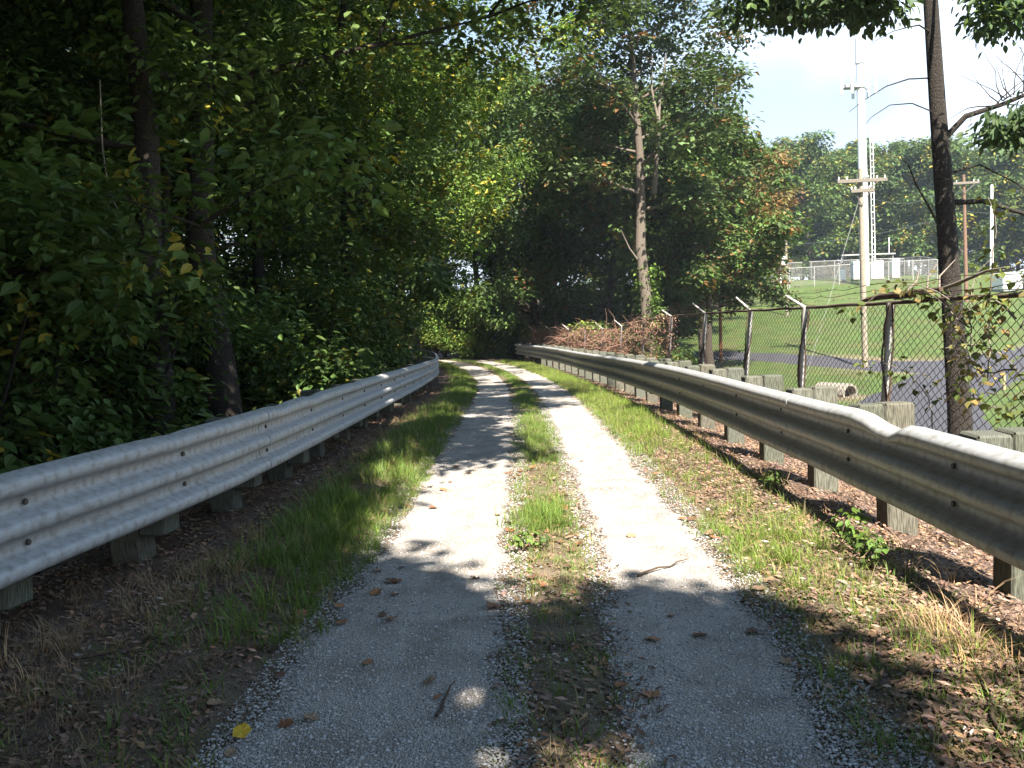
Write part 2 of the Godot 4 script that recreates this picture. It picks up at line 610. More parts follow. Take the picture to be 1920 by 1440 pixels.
func ground_color(x: float, z: float) -> Color:
	var d := -z
	var s := x - centre(d)
	var n := rough_noise.get_noise_2d(x, z)
	var m := patch_noise.get_noise_2d(x * 6.0, z * 6.0)
	var dirt := Color(0.23, 0.175, 0.12)
	var litter := Color(0.17, 0.115, 0.09)
	var lawn := Color(0.095, 0.155, 0.03)
	var dry := Color(0.17, 0.145, 0.06)
	var sand := Color(0.30, 0.235, 0.16)
	var c := dirt
	c = c.lerp(litter, smoothstep(1.3, 2.2, s + n * 0.5))
	c = c.lerp(litter, smoothstep(1.1, 1.9, -s + n * 0.4))
	var grass := smoothstep(5.0, 7.5, s + n)
	if d > 60.0 and x < 10.0:
		grass *= smoothstep(0.0, 10.0, x)
	var g := lawn.lerp(dry, clampf(0.08 + m * 0.8 + n * 0.3, 0.0, 0.8))
	c = c.lerp(g, grass)
	if grass > 0.3 and d < 75.0:
		var p := Vector2(x, d)
		var a := seg_dist(p, lane_across)
		var b := seg_dist(p, lane_down)
		c = c.lerp(sand, (1.0 - smoothstep(1.9, 3.6 + n, a)) * smoothstep(16.0, 22.0, x) * 0.85)
		c = c.lerp(sand, (1.0 - smoothstep(0.8, 2.6 + n, p.distance_to(Vector2(13.6, 37.0)))) * 0.9)
		c = c.lerp(sand, (1.0 - smoothstep(1.0, 2.2 + n, p.distance_to(Vector2(17.6, 26.0)))) * 0.8)
	return c

func build_ground() -> void:
	var xs := axis(-7.0, 24.0, 0.5, 700.0)
	var ds := axis(-6.0, 60.0, 0.5, 900.0)
	# finer rows across the trail itself
	var extra := []
	for v in xs:
		extra.append(v)
		if v >= -3.5 and v < 5.0:
			extra.append(v + 0.25)
	xs = extra
	var st := begin()
	var w := xs.size()
	for d in ds:
		for x in xs:
			st.set_color(ground_color(x, -d))
			st.add_vertex(Vector3(x, ground_y(x, -d), -d))
	for i in ds.size() - 1:
		for j in w - 1:
			var a := i * w + j
			for q in [a, a + w, a + w + 1, a, a + w + 1, a + 1]:
				st.add_index(q)
	st.generate_normals()
	var g := part(self, "ground", st.commit(), M.ground)
	g.set_meta("kind", "structure")
	# the two gravel wheel tracks
	for k in 2:
		var t := begin()
		var rows := []
		var d := -4.0
		while d < 62.0:
			var c := centre(d)
			var lo: float = [-0.98, 0.47][k]
			var hi: float = [-0.13, 1.17][k]
			var near := 1.0 - smoothstep(3.2, 5.4, d)
			if k == 0:
				lo -= 0.1 * near
				hi += 0.1 * near
			else:
				lo -= 0.12 * near
				hi -= 0.1 * near
			hi += 0.14 * smoothstep(9.0, 20.0, d) * (1 if k == 1 else 0)
			lo += c - 0.02 + 0.13 * rough_noise.get_noise_2d(d * 5.0, 11.0 + k * 7.0) + 0.05 * rough_noise.get_noise_2d(d * 30.0, 71.0 + k * 7.0)
			hi += c + 0.13 * rough_noise.get_noise_2d(d * 5.0, 37.0 + k * 7.0) + 0.05 * rough_noise.get_noise_2d(d * 30.0, 91.0 + k * 7.0)
			if d > 40.0:
				var mid := (lo + hi) / 2.0
				var u := 1.0 - smoothstep(50.0, 62.0, d)
				lo = lerpf(mid, lo, u)
				hi = lerpf(mid, hi, u)
			var row := []
			for j in 9:
				var x := lerpf(lo, hi, j / 8.0)
				row.append(Vector3(x, sheet_y(x, -d) + (0.009 if j > 0 and j < 8 else -0.006), -d))
			rows.append(row)
			d += 0.12
		for r in rows.size() - 1:
			for j in 8:
				for p in [rows[r][j], rows[r + 1][j], rows[r + 1][j + 1], rows[r][j], rows[r + 1][j + 1], rows[r][j + 1]]:
					t.add_vertex(p)
		t.index()
		t.generate_normals()
		var o := part(self, "gravel_path", t.commit(), M.gravel)
		tag(o, "", "", "", "structure")
	build_stones()

# height of the built ground sheet, whose squares are coarser than ground_y near its folds
func sheet_y(x: float, z: float) -> float:
	var x0 := floorf(x / 0.25) * 0.25
	var z0 := floorf(z / 0.5) * 0.5
	var u := (x - x0) / 0.25
	var v := (z - z0) / 0.5
	var a := lerpf(ground_y(x0, z0), ground_y(x0 + 0.25, z0), u)
	var b := lerpf(ground_y(x0, z0 + 0.5), ground_y(x0 + 0.25, z0 + 0.5), u)
	return lerpf(a, b, v)

func pebble_mesh() -> ArrayMesh:
	var s := SphereMesh.new()
	s.radius = 0.5
	s.height = 0.7
	s.radial_segments = 6
	s.rings = 3
	var st := begin()
	st.append_from(s, 0, Transform3D.IDENTITY)
	return st.commit()

func build_stones() -> void:
	rng.seed = 1000
	var places := []
	var colors := []
	for i in 110000:
		var near := pow(rng.randf(), 2.1)
		var d := 2.5 + near * 15.0
		var s := 0.0
		if rng.randf() < 0.78:
			s = rf(-1.15, 0.0) if rng.randf() < 0.55 else rf(0.35, 1.3)
		else:
			s = [-1.0, -0.1, 0.44, 1.14][rng.randi() % 4] + rng.randfn(0.0, 0.085)
		var x := centre(d) + s
		var size := 0.005 + 0.011 * pow(rng.randf(), 4.0)
		var b := Basis(Vector3.UP, rf(0, TAU)) * Basis(Vector3.RIGHT, rf(-0.6, 0.6))
		places.append(Transform3D(b.scaled(Vector3(size * rf(0.8, 1.4), size * rf(0.6, 1.0), size)), Vector3(x, sheet_y(x, -d) + 0.009 + size * 0.12, -d)))
		var k := rf(0.2, 0.46)
		colors.append(Color(k, k * 0.955, k * 0.92))
	var o := scatter(self, "gravel", pebble_mesh(), M.stone, places, colors)
	tag(o, "loose pale crushed stone strewn over the wheel tracks", "gravel", "", "stuff")

# ------------------------------------------------------------------ paved lanes below the trail
func smooth_line(line: Array, step: float) -> Array:
	var c := Curve2D.new()
	for i in line.size():
		var p: Vector2 = line[i]
		var t: Vector2 = (line[mini(i + 1, line.size() - 1)] - line[maxi(i - 1, 0)]) / 6.0
		c.add_point(p, -t, t)
	var out := []
	var n := int(c.get_baked_length() / step)
	for i in n + 1:
		out.append(c.sample_baked(c.get_baked_length() * i / n))
	return out

func ribbon(line: Array, half: Callable, lift: float) -> ArrayMesh:
	var st := begin()
	var pts := smooth_line(line, 0.5)
	var rows := []
	for i in pts.size():
		var dir: Vector2 = (pts[mini(i + 1, pts.size() - 1)] - pts[maxi(i - 1, 0)]).normalized()
		var side := Vector2(-dir.y, dir.x)
		var row := []
		var h: float = half.call(float(i) / (pts.size() - 1))
		for j in 9:
			var p: Vector2 = pts[i] + side * h * (j / 4.0 - 1.0) * (1.0 + (0.03 * rough_noise.get_noise_2d(i * 2.0, j * 9.0) if j in [0, 8] else 0.0))
			row.append(Vector3(p.x, ground_y(p.x, -p.y) + (lift if j > 0 and j < 8 else -0.02), -p.y))
		rows.append(row)
	for r in rows.size() - 1:
		for j in 8:
			for p in [rows[r][j], rows[r][j + 1], rows[r + 1][j + 1], rows[r][j], rows[r + 1][j + 1], rows[r + 1][j]]:
				st.add_vertex(p)
	st.index()
	st.generate_normals()
	return st.commit()

func build_roads() -> void:
	var a := part(self, "road_across", ribbon(lane_across, func(t): return lerpf(1.5, 3.2, smoothstep(0.25, 0.6, t)), 0.035), M.asphalt)
	tag(a, "", "", "", "structure")
	var b := part(self, "road_down", ribbon(lane_down, func(t): return lerpf(2.9, 2.35, smoothstep(0.0, 0.2, t)), 0.05), M.asphalt)
	tag(b, "", "", "", "structure")
	# culvert mouth in its sandy bank
	var c := thing("culvert_pipe", Vector3(14.3, ground_y(14.3, -36.6) + 0.12, -36.6), "short concrete culvert pipe in the sandy bank beside the paved lane", "pipe")
	c.rotation.y = 0.5
	var st := begin()
	var ring := []
	for i in 15:
		var t := TAU * i / 14
		ring.append(Vector3(cos(t), sin(t), 0))
	for i in 14:
		var p: Vector3 = ring[i]
		var q: Vector3 = ring[i + 1]
		quad_flat(st, p * 0.36, p * 0.46, q * 0.46, q * 0.36)
		quad_flat(st, p * 0.46, p * 0.46 - Vector3(0, 0, 1.6), q * 0.46 - Vector3(0, 0, 1.6), q * 0.46)
		quad_flat(st, p * 0.36, q * 0.36, q * 0.36 - Vector3(0, 0, 1.6), p * 0.36 - Vector3(0, 0, 1.6))
	part(c, "barrel", st.commit(), M.concrete)
	var k := begin()
	for i in 14:
		tri_flat(k, Vector3(0, 0, -1.5), ring[i] * 0.36 - Vector3(0, 0, 1.5), ring[i + 1] * 0.36 - Vector3(0, 0, 1.5))
	part(c, "silt_plug", k.commit(), M.silt)

# ------------------------------------------------------------------ guardrails (three-wave beam on timber posts)
func rail_top(side: int, d: float) -> float:
	return trail_level(d) + (0.84 if side > 0 else 0.88 - 0.04 * smoothstep(6.0, 14.0, d))

func wave(h: float) -> float:
	# outward reach of the beam at height h (0 bottom .. 0.508 top): three rounded ridges
	var c := cos(TAU * (h - 0.254) / 0.192)
	var soft := tanh(c * 2.1) / tanh(2.1)
	return 0.046 + 0.046 * soft

func beam(side: int, d0: float, d1: float, proud: float) -> ArrayMesh:
	var table: Array = RAIL_R if side > 0 else RAIL_L
	var cols := []
	var n := maxi(4, int((d1 - d0) / 0.16))
	var levels := 30
	for i in n + 1:
		var d := lerpf(d0, d1, float(i) / n)
		var x := curve(table, d)
		var slope := (curve(table, d + 0.1) - curve(table, d - 0.1)) / 0.2
		var out := Vector3(-side, 0, -slope * side).normalized()   # towards the trail
		var top := rail_top(side, d)
		var bump := 0.008 * rough_noise.get_noise_2d(d * 2.4, side * 50.0) + 0.004 * rough_noise.get_noise_2d(d * 7.0, side * 90.0)
		var col := []
		for j in levels + 1:
			var h := 0.508 * j / levels
			var dent := 0.0
			var drop := 0.0
			var upper := smoothstep(0.3, 0.508, h)
			if side > 0:
				var g := exp(-pow((d - 5.05) / 0.17, 2.0))
				drop += 0.06 * g * upper
				dent -= 0.03 * g * upper
				drop -= 0.012 * exp(-pow((d - 5.6) / 0.3, 2.0)) * upper
			else:
				for q in [[7.3, 0.018], [8.4, 0.022], [5.3, 0.012], [10.6, 0.015]]:
					var g := exp(-pow((d - q[0]) / 0.16, 2.0))
					drop += q[1] * g * upper
					dent -= q[1] * 0.5 * g * upper
			col.append(Vector3(x, top - 0.508 + h - drop, -d) + out * (wave(h) + proud + dent + bump))
		cols.append([col, out])
	var st := begin()
	# front skin and back skin, 4 mm apart, joined along the two long edges
	for skin in 2:
		for i in n:
			for j in levels:
				var a: Vector3 = cols[i][0][j]
				var b: Vector3 = cols[i][0][j + 1]
				var c: Vector3 = cols[i + 1][0][j + 1]
				var e: Vector3 = cols[i + 1][0][j]
				if skin == 1:
					a -= cols[i][1] * 0.004
					b -= cols[i][1] * 0.004
					c -= cols[i + 1][1] * 0.004
					e -= cols[i + 1][1] * 0.004
				var order := [a, b, c, a, c, e] if (side < 0) == (skin == 0) else [a, c, b, a, e, c]
				st.set_smooth_group(skin)
				for p in order:
					st.add_vertex(p)
	st.index()
	st.generate_normals()
	var m := st.commit()
	var lip := begin()
	for i in n:
		for j in [0, levels]:
			var a: Vector3 = cols[i][0][j]
			var c: Vector3 = cols[i + 1][0][j]
			quad_flat(lip, a, c, c - cols[i + 1][1] * 0.004, a - cols[i][1] * 0.004)
	for i in [0, n]:
		for j in levels:
			var a: Vector3 = cols[i][0][j]
			var c: Vector3 = cols[i][0][j + 1]
			quad_flat(lip, a, c, c - cols[i][1] * 0.004, a - cols[i][1] * 0.004)
	return lip.commit(m)

func build_guardrails() -> void:
	rng.seed = 1037
	for side in [1, -1]:
		var table: Array = RAIL_R if side > 0 else RAIL_L
		var label := "galvanised three-wave guardrail along the verge beside the chain-link fence" if side > 0 else "galvanised three-wave guardrail along the dark woods, curving away at its end"
		var g := thing("guardrail", Vector3.ZERO, label, "guardrail", "guardrails along the trail")
		var ends := 42.0
		var d := -4.6
		var k := 0
		while d < ends - 0.5:
			var e := minf(d + 3.81, ends)
			part(g, "beam", beam(side, d, e + (0.3 if e < ends else 0.0), 0.005 * (k % 2)), M.zinc)
			d = e
			k += 1
		# posts with offset blocks
		var at := 2.82 if side > 0 else 2.55
		var post_mesh := boxed(Vector3(0.2, 1.5, 0.2), 0.012)
		var block_mesh := boxed(Vector3(0.175, 0.56, 0.2), 0.012)
		var bolt_mesh := begin()
		tube([Vector3(0, 0, 0), Vector3(0, 0, 0.012)], [0.016, 0.014], 7, bolt_mesh)
		var bolt: ArrayMesh = bolt_mesh.commit()
		at -= 1.48 * 4
		while at < ends - 0.2:
			var x := curve(table, at)
			var slope := (curve(table, at + 0.1) - curve(table, at - 0.1)) / 0.2
			var yaw := atan(slope) * -1.0
			var top := rail_top(side, at) + (rf(0.015, 0.055) if side > 0 else rf(-0.13, -0.04))
			var px: float = x + side * 0.335
			var tilt := Vector3(rf(-0.045, 0.045), yaw + rf(-0.05, 0.05), rf(-0.014, 0.014))
			var p := part(g, "post", post_mesh, M.posts[rng.randi() % 4], Vector3(px, top - 1.5, -at))
			p.rotation = tilt
			var b := part(p, "offset_block", block_mesh, M.posts[rng.randi() % 4], Vector3(-side * 0.19, 0.925 + rf(-0.012, 0.012), rf(-0.01, 0.01)))
			b.rotation = Vector3(rf(-0.02, 0.02), rf(-0.02, 0.02), 0)
			for h in [0.158, 0.35]:
				var out := Vector3(-side, 0, -slope * side).normalized()
				var q := part(g, "bolt", bolt, M.bolt, Vector3(x, rail_top(side, at) - 0.508 + h, -at) + out * (wave(h) + 0.003))
				q.rotation.y = atan2(out.x, out.z)
			at += 1.48 + rf(-0.03, 0.03)
	# tall timber post at the far end of the rail by the woods
	var e := thing("end_post", Vector3(-4.35, ground_y(-4.35, -40.6) - 0.1, -40.6), "pale square timber post standing at the curved end of the guardrail by the woods", "post")
	part(e, "shaft", boxed(Vector3(0.3, 1.3, 0.28), 0.02), M.post)
	part(e, "cap", boxed(Vector3(0.22, 0.06, 0.2), 0.02), M.post, Vector3(0, 1.3, 0))

# ------------------------------------------------------------------ chain-link fence
func link_bay(wide: float, high: float, pitch: float, r: float) -> ArrayMesh:
	# zigzag wires hooked into one another, local x along the fence, y up
	var st := begin()
	var n := int(wide / pitch)
	var rows := int(high / (pitch * 0.62))
	var step := high / rows
	for i in n:
		var x := (i + 0.5) * wide / n
		var amp := wide / n * 0.5
		for phase in [0]:
			var prev := Vector3.ZERO
			for j in rows + 1:
				var sgn := 1.0 if (j + i) % 2 == 0 else -1.0
				# neighbours run opposite ways so that their bends meet
				var p := Vector3(x + amp * 1.06 * (1.0 if j % 2 == 0 else -1.0) * (1.0 if i % 2 == 0 else -1.0), j * step, 0.004 * sgn)
				if j > 0:
					strand(st, prev, p, r)
				prev = p
	return st.commit()

func strand(st: SurfaceTool, a: Vector3, b: Vector3, r: float) -> void:
	var dir := (b - a).normalized()
	var s := dir.cross(Vector3(0, 0, 1)).normalized() * r
	var o := [s, (-s * 0.5 + Vector3(0, 0, r * 0.87)), (-s * 0.5 - Vector3(0, 0, r * 0.87))]
	for k in 3:
		var u: Vector3 = o[k]
		var v: Vector3 = o[(k + 1) % 3]
		quad_flat(st, a + u, b + u, b + v, a + v)

func fence_point(d: float, h: float) -> Vector3:
	# h from 0 (foot) to 1 (top rail); the fence leans out a little
	var x := curve(FENCE_X, d)
	var top := curve(FENCE_TOP, d)
	return Vector3(x + 0.14 * (h - 0.6), top - 1.85 * (1.0 - h), -d)

func build_fence() -> void:
	rng.seed = 1074
	var f := thing("chain_link_fence", Vector3.ZERO, "rusty chain-link fence with barbed-wire arms running behind the guardrail", "fence")
	var at := [0.4, 3.4, 6.3, 9.25, 11.95, 14.8, 18.1, 21.3, 24.2, 27.0, 29.8, 32.6, 35.4, 38.2, 41.0]
	var wire_mesh := link_bay(3.0, 1.82, 0.072, 0.0038)
	var far_mesh := link_bay(3.0, 1.82, 0.072, 0.0042)
	for i in at.size():
		var d: float = at[i]
		var foot := fence_point(d, -0.1)
		var top := fence_point(d, 1.0)
		var jig := Vector3(rf(-0.02, 0.02), 0, rf(-0.05, 0.05))
		var post := part(f, "post", tube([foot, (foot + top) / 2.0, top + jig], [0.036, 0.036, 0.036], 9).commit(), M.pipe)
		# dead vine stems wound round the post
		if d < 22.0 or i % 2 == 0:
			for q in 4:
				var pts := []
				var rad := []
				var ph := rf(0, TAU)
				var turns := rf(0.6, 1.8) * (1 if q % 2 == 0 else -1)
				var steps := 16
				for s in steps + 1:
					var u := float(s) / steps
					var ang := ph + turns * TAU * u
					pts.append(foot.lerp(top, u * rf(0.99, 1.01)) + Vector3(cos(ang), 0, sin(ang)) * (0.044 + rf(0, 0.014)))
					rad.append(lerpf(0.017, 0.009, u) * rf(0.8, 1.25))
				part(post, "vine_stem", tube(pts, rad, 5).commit(), M.vine_stem)
		# slanted arm for the barbed wire, reaching over the trail side
		if i not in [3, 8, 11]:
			var tip := top + jig + Vector3(-0.24 + rf(-0.03, 0.03), 0.2 + rf(-0.05, 0.04), rf(-0.12, 0.1))
			part(f, "barb_arm", tube([top + jig, tip], [0.026, 0.016], 6).commit(), M.arm)
		if i == at.size() - 1:
			break
		var e: float = at[i + 1]
		# top rail and mesh of this bay
		var rail := []
		for s in 7:
			var dd := lerpf(d, e, s / 6.0)
			rail.append(fence_point(dd, 1.0) + Vector3(0, 0.006 * sin(s * 1.7 + i), 0))
		part(f, "top_rail", tube(rail, fall(7, 0.021, 0.021), 7).commit(), M.vine_stem if d < 22 else M.rust_wire)
		var a := fence_point(d, 0.0)
		var b := fence_point(e, 0.0)
		var up := (fence_point(d, 1.0) - a) / 1.85
		var along := (b - a) / 3.0
		var out := along.cross(up).normalized()
		var o := part(f, "mesh_panel", wire_mesh if d < 20 else far_mesh, M.rust_wire)
		o.transform = Transform3D(Basis(along, up, out), a)
	# loose barbed wires
	for k in 3:
		var st := begin()
		for i in at.size() - 1:
			var d0: float = at[i]
			var d1: float = at[i + 1]
			var u := 0.35 + 0.32 * k
			var p := fence_point(d0, 1.0) + Vector3(-0.24 * u, 0.2 * u, 0)
			var q := fence_point(d1, 1.0) + Vector3(-0.24 * u, 0.2 * u, 0)
			tube(bent_line(p, q, 8, 0.015, rf(0.02, 0.12)), fall(9, 0.0038, 0.0038), 4, st)
			for s in 26:
				var m := p.lerp(q, rng.randf())
				var t := Vector3(rf(-1, 1), rf(-1, 1), rf(-1, 1)).normalized() * 0.022
				tube([m - t, m + t], [0.0022, 0.0022], 3, st, false)
		part(f, "barbed_wire", st.commit(), M.rust_wire)
	# dead creeper matted over the far bays
	var runners := begin()
	for i in 260:
		var d := rf(22.0, 41.5)
		var h := rf(0.15, 1.0)
		var p := fence_point(d, h) + Vector3(-0.03, 0, 0)
		var pts := [p]
		var dir := Vector3(rf(-0.3, 0.05), rf(-0.4, 1.0), rf(-1, 1)).normalized()
		for s in 5:
			dir = (dir + Vector3(rf(-0.5, 0.3), rf(-0.7, 0.4), rf(-0.7, 0.7))).normalized()
			pts.append(pts[s] + dir * 0.2)
		tube(pts, fall(6, 0.011, 0.003), 4, runners, false)
	var mat_part := part(f, "dead_creeper", runners.commit(), solid(lin(0.23, 0.13, 0.095), 0.9))
	mat_part.set_meta("kind", "stuff")
	var places := []
	var colors := []
	for i in 5200:
		var d := 20.5 + 21.0 * pow(rng.randf(), 0.8)
		var h := rf(0.0, 1.0) + 0.12 * rough_noise.get_noise_1d(d * 4.0)
		if d < 27.0 and rng.randf() < 0.45:
			continue
		places.append(Transform3D(Basis.from_euler(Vector3(rf(-0.6, 0.6), rf(0, TAU), rf(-0.6, 0.6))).scaled(Vector3.ONE * rf(0.6, 1.3)), fence_point(d, h) + Vector3(rf(-0.14, 0.06), 0, 0)))
		colors.append(tint(Color(0.24, 0.125, 0.085), 0.3, Color(0.34, 0.25, 0.15), 0.35))
	scatter(f, "withered_leaves", leaf_cluster("withered", 7, 0.16, 0.07, 0.022)[0], M.litter, places, colors)
	# a broken limb lying on the top rail
	var lg := thing("fallen_branch", fence_point(9.0, 1.0) + Vector3(-0.05, 0.05, 0), "dark broken limb lying across the top of the chain-link fence", "branch")
	part(lg, "limb", tube([Vector3(0.02, -0.01, -0.9), Vector3(-0.02, 0.02, -0.3), Vector3(0.02, 0.03, 0.3), Vector3(0.06, 0.05, 0.8)], [0.02, 0.036, 0.04, 0.022], 7).commit(), M.vine_stem)
	part(lg, "twig", tube([Vector3(-0.01, 0.03, 0.2), Vector3(0.18, 0.16, 0.05), Vector3(0.3, 0.28, -0.15)], [0.013, 0.011, 0.006], 5).commit(), M.dead)
	var lp := thing("fallen_branch", fence_point(8.2, 1.0) + Vector3(0.02, 0.03, 0), "pale bare curved stick caught on top of the chain-link fence", "branch")
	part(lp, "limb", tube([Vector3(-0.1, 0.0, -0.8), Vector3(0.0, 0.03, -0.35), Vector3(0.05, 0.1, 0.1), Vector3(0.14, 0.2, 0.5), Vector3(0.2, 0.22, 0.75)], [0.008, 0.016, 0.018, 0.014, 0.006], 6).commit(), M.dead)
	part(lp, "twig", tube([Vector3(0.0, 0.03, -0.3), Vector3(0.08, 0.2, -0.45), Vector3(0.2, 0.34, -0.5)], [0.012, 0.009, 0.005], 5).commit(), M.dead)
	part(lp, "twig", tube([Vector3(0.02, 0.06, -0.1), Vector3(0.12, 0.2, -0.3), Vector3(0.3, 0.36, -0.35)], [0.012, 0.01, 0.005], 5).commit(), M.dead)

# ------------------------------------------------------------------ mast, poles, enclosure
func build_far_field() -> void:
	# telephone mast
	var base := ground_y(35.1, -86.0)
	var mast := thing("cell_tower", Vector3(35.1, base, -86.0), "tall white steel mast with antennas behind the wooden utility pole", "tower")
	var high := 29.2 - base
	part(mast, "shaft", tube([Vector3(0, -0.3, 0), Vector3(-0.1, high * 0.42, 0), Vector3(-0.3, high * 0.86, 0)], [0.46, 0.42, 0.34], 16).commit(), M.white)
	part(mast, "flange", tube([Vector3(-0.1, high * 0.42, 0), Vector3(-0.1, high * 0.42 + 0.2, 0)], [0.53, 0.53], 16).commit(), M.white)
	part(mast, "top_spike", tube([Vector3(-0.3, high * 0.86, 0), Vector3(-0.3, high * 0.955, 0), Vector3(-0.3, high * 0.96, 0), Vector3(-0.31, high + 0.2, 0)], [0.46, 0.44, 0.16, 0.12], 12).commit(), M.white)
	var lad := begin()
	for s in [0.48, 0.76]:
		tube([Vector3(s + 0.14, 1.0, 0.4), Vector3(s, high * 0.62, 0.35)], [0.045, 0.045], 5, lad)
	for i in 22:
		var y := 1.5 + i * 0.62
		tube([Vector3(0.58, y, 0.38), Vector3(0.88, y, 0.38)], [0.03, 0.03], 4, lad)
	part(mast, "ladder", lad.commit(), M.white)
	for q in [[-2.2, 0.2], [-1.3, 0.6], [1.0, 0.5], [-0.4, -1.5], [0.9, -1.0]]:
		var y := high * 0.76
		var arm := part(mast, "antenna_arm", tube([Vector3(-0.25, y + 0.4, 0), Vector3(q[0], y + 0.2, q[1])], [0.07, 0.07], 5).commit(), M.grey_steel)
		part(arm, "antenna_panel", boxed(Vector3(0.28, 2.0, 0.18), 0.03), M.white, Vector3(q[0], y - 0.5, q[1]))
	part(mast, "mount_platform", boxed(Vector3(1.9, 0.35, 0.9), 0.04), M.grey_steel, Vector3(-0.9, high * 0.765, 0))
	part(mast, "equipment_box", boxed(Vector3(0.55, 1.6, 0.4), 0.03), M.white, Vector3(0.75, 0.6, 0.5))
	# utility poles
	utility_pole(Vector3(20.0, 0, -49.0), 11.1, 0.17, M.pole_wood, "weathered wooden utility pole with two crossarms standing on the lawn", [[10.3, 3.2, 0.0], [9.75, 1.5, 0.3]], 0.1)
	utility_pole(Vector3(37.8, 0, -72.0), 10.4, 0.16, M.pole_red, "reddish wooden utility pole with one crossarm behind the vines", [[9.6, 2.8, 0.2]], 0.12)
	utility_pole(Vector3(22.3, 0, -70.0), 6.2, 0.12, M.pole_wood, "short grey utility pole with a white box beside the far enclosure gate", [], 0.0)
	var tb := part(get_node("utility_pole_002"), "transformer", tube([Vector3(-0.28, 4.0, 0.1), Vector3(-0.28, 4.7, 0.1)], [0.17, 0.17], 10).commit(), M.white)
	tb.name = "transformer"
	utility_pole(Vector3(52.6, 0, -95.0), 9.4, 0.2, M.white, "plain white pole standing before the far trees", [], 0.0)
	# guy wire
	var gw := part(self, "guy_wire", tube([Vector3(19.8, ground_y(19.8, -49) + 9.6, -49.0), Vector3(15.6, ground_y(15.6, -46.0), -46.0)], [0.011, 0.011], 5).commit(), M.guy)
	tag(gw, "thin pale guy wire slanting from the wooden utility pole to the lawn", "wire")
	# power lines
	var g1 := ground_y(20.0, -49.0)
	var g2 := ground_y(37.8, -72.0)
	var g3 := ground_y(22.3, -70.0)
	var spans := [
		[Vector3(21.2, g1 + 10.4, -49), Vector3(38.9, g2 + 9.75, -72), 1.0, "power line from the tall crossarm of the wooden pole to the reddish pole"],
		[Vector3(18.8, g1 + 10.2, -49), Vector3(36.7, g2 + 9.75, -72), 1.3, "second power line strung between the wooden pole and the reddish pole"],
		[Vector3(22.3, g3 + 5.6, -70), Vector3(37.8, g2 + 7.5, -72), 0.5, "low cable from the short grey pole to the reddish pole"],
		[Vector3(22.3, g3 + 5.9, -70), Vector3(6.0, g3 + 5.6, -66), 0.5, "low cable running from the short grey pole into the trees"],
		[Vector3(37.8, g2 + 7.4, -72), Vector3(58.0, g2 + 7.2, -70), 0.6, "pale cable running from the reddish pole past the white pole"]]
	for s in spans:
		var w := part(self, "power_line", tube(bent_line(s[0], s[1], 14, 0.0, s[2]), fall(15, 0.018, 0.018), 4).commit(), M.wire)
		tag(w, s[3], "cable", "overhead cables")
	# fenced enclosure with cabinets
	var enc := thing("enclosure_fence", Vector3.ZERO, "grey chain-link fence round the white cabinets on the hilltop", "fence")
	var corners := [Vector2(28.0, 87.0), Vector2(43.5, 88.5), Vector2(44.0, 97.0), Vector2(28.5, 97.0), Vector2(28.0, 87.0)]
	var mesh := link_bay(2.4, 1.9, 0.12, 0.006)
	for c in 4:
		var a: Vector2 = corners[c]
		var b: Vector2 = corners[c + 1]
		var n := int(round(a.distance_to(b) / 2.4))
		for i in n:
			var p := a.lerp(b, float(i) / n)
			var q := a.lerp(b, float(i + 1) / n)
			var gp := Vector3(p.x, ground_y(p.x, -p.y), -p.y)
			var gq := Vector3(q.x, ground_y(q.x, -q.y), -q.y)
			part(enc, "post", tube([gp - Vector3(0, 0.2, 0), gp + Vector3(0, 1.98, 0)], [0.045, 0.045], 6).commit(), M.pipe)
			part(enc, "top_rail", tube([gp + Vector3(0, 1.95, 0), gq + Vector3(0, 1.95, 0)], [0.035, 0.035], 5).commit(), M.pipe)
			var o := part(enc, "mesh_panel", mesh, M.pipe)
			var along := (gq - gp) / 2.4
			o.transform = Transform3D(Basis(along, Vector3.UP, along.cross(Vector3.UP).normalized()), gp + Vector3(0, 0.04, 0))
	var cabs := [[36.1, 90.0, 1.25, 1.95, "widest white equipment cabinet behind the hilltop enclosure fence"], [38.2, 90.3, 0.95, 1.9, "white equipment cabinet with a small dark plate inside the hilltop enclosure"], [40.1, 90.6, 0.75, 2.05, "narrow tall white equipment cabinet inside the hilltop enclosure"], [34.3, 89.8, 0.5, 1.2, "small white meter box beside the mast inside the enclosure"]]
	for i in 4:
		var c: Array = cabs[i]
		var t := thing("equipment_cabinet", Vector3(c[0], ground_y(c[0], -c[1]), -c[1]), c[4], "cabinet", "cabinets in the hilltop enclosure")
		part(t, "plinth", boxed(Vector3(c[2] + 0.2, 0.15, 0.9), 0.02), M.concrete)
		part(t, "housing", boxed(Vector3(c[2], c[3] - 0.15, 0.75), 0.03), M.white, Vector3(0, 0.15, 0))
		part(t, "door", boxed(Vector3(c[2] * 0.84, c[3] - 0.4, 0.03), 0.008), M.white, Vector3(0, 0.26, 0.385))
		if i == 1:
			part(t, "name_plate", boxed(Vector3(0.36, 0.12, 0.01), 0.002), M.grey_steel, Vector3(0, 0.95, 0.41))
	var canopy := thing("cable_bridge", Vector3(37.6, ground_y(37.6, -90.5), -91.2), "grey steel cable bridge spanning above the white cabinets", "frame")
	var cb := begin()
	for s in [-2.6, 0.0, 2.6]:
		tube([Vector3(s, -0.1, 0), Vector3(s, 2.6, 0)], [0.05, 0.05], 6, cb)
	part(canopy, "legs", cb.commit(), M.pipe)
	part(canopy, "tray", boxed(Vector3(5.6, 0.14, 0.4), 0.02), M.pipe, Vector3(0, 2.55, 0))
	part(canopy, "lamp_post", tube([Vector3(2.2, 2.6, 0), Vector3(2.2, 3.9, 0), Vector3(2.2, 4.3, 0)], [0.04, 0.04, 0.09], 6).commit(), M.white)
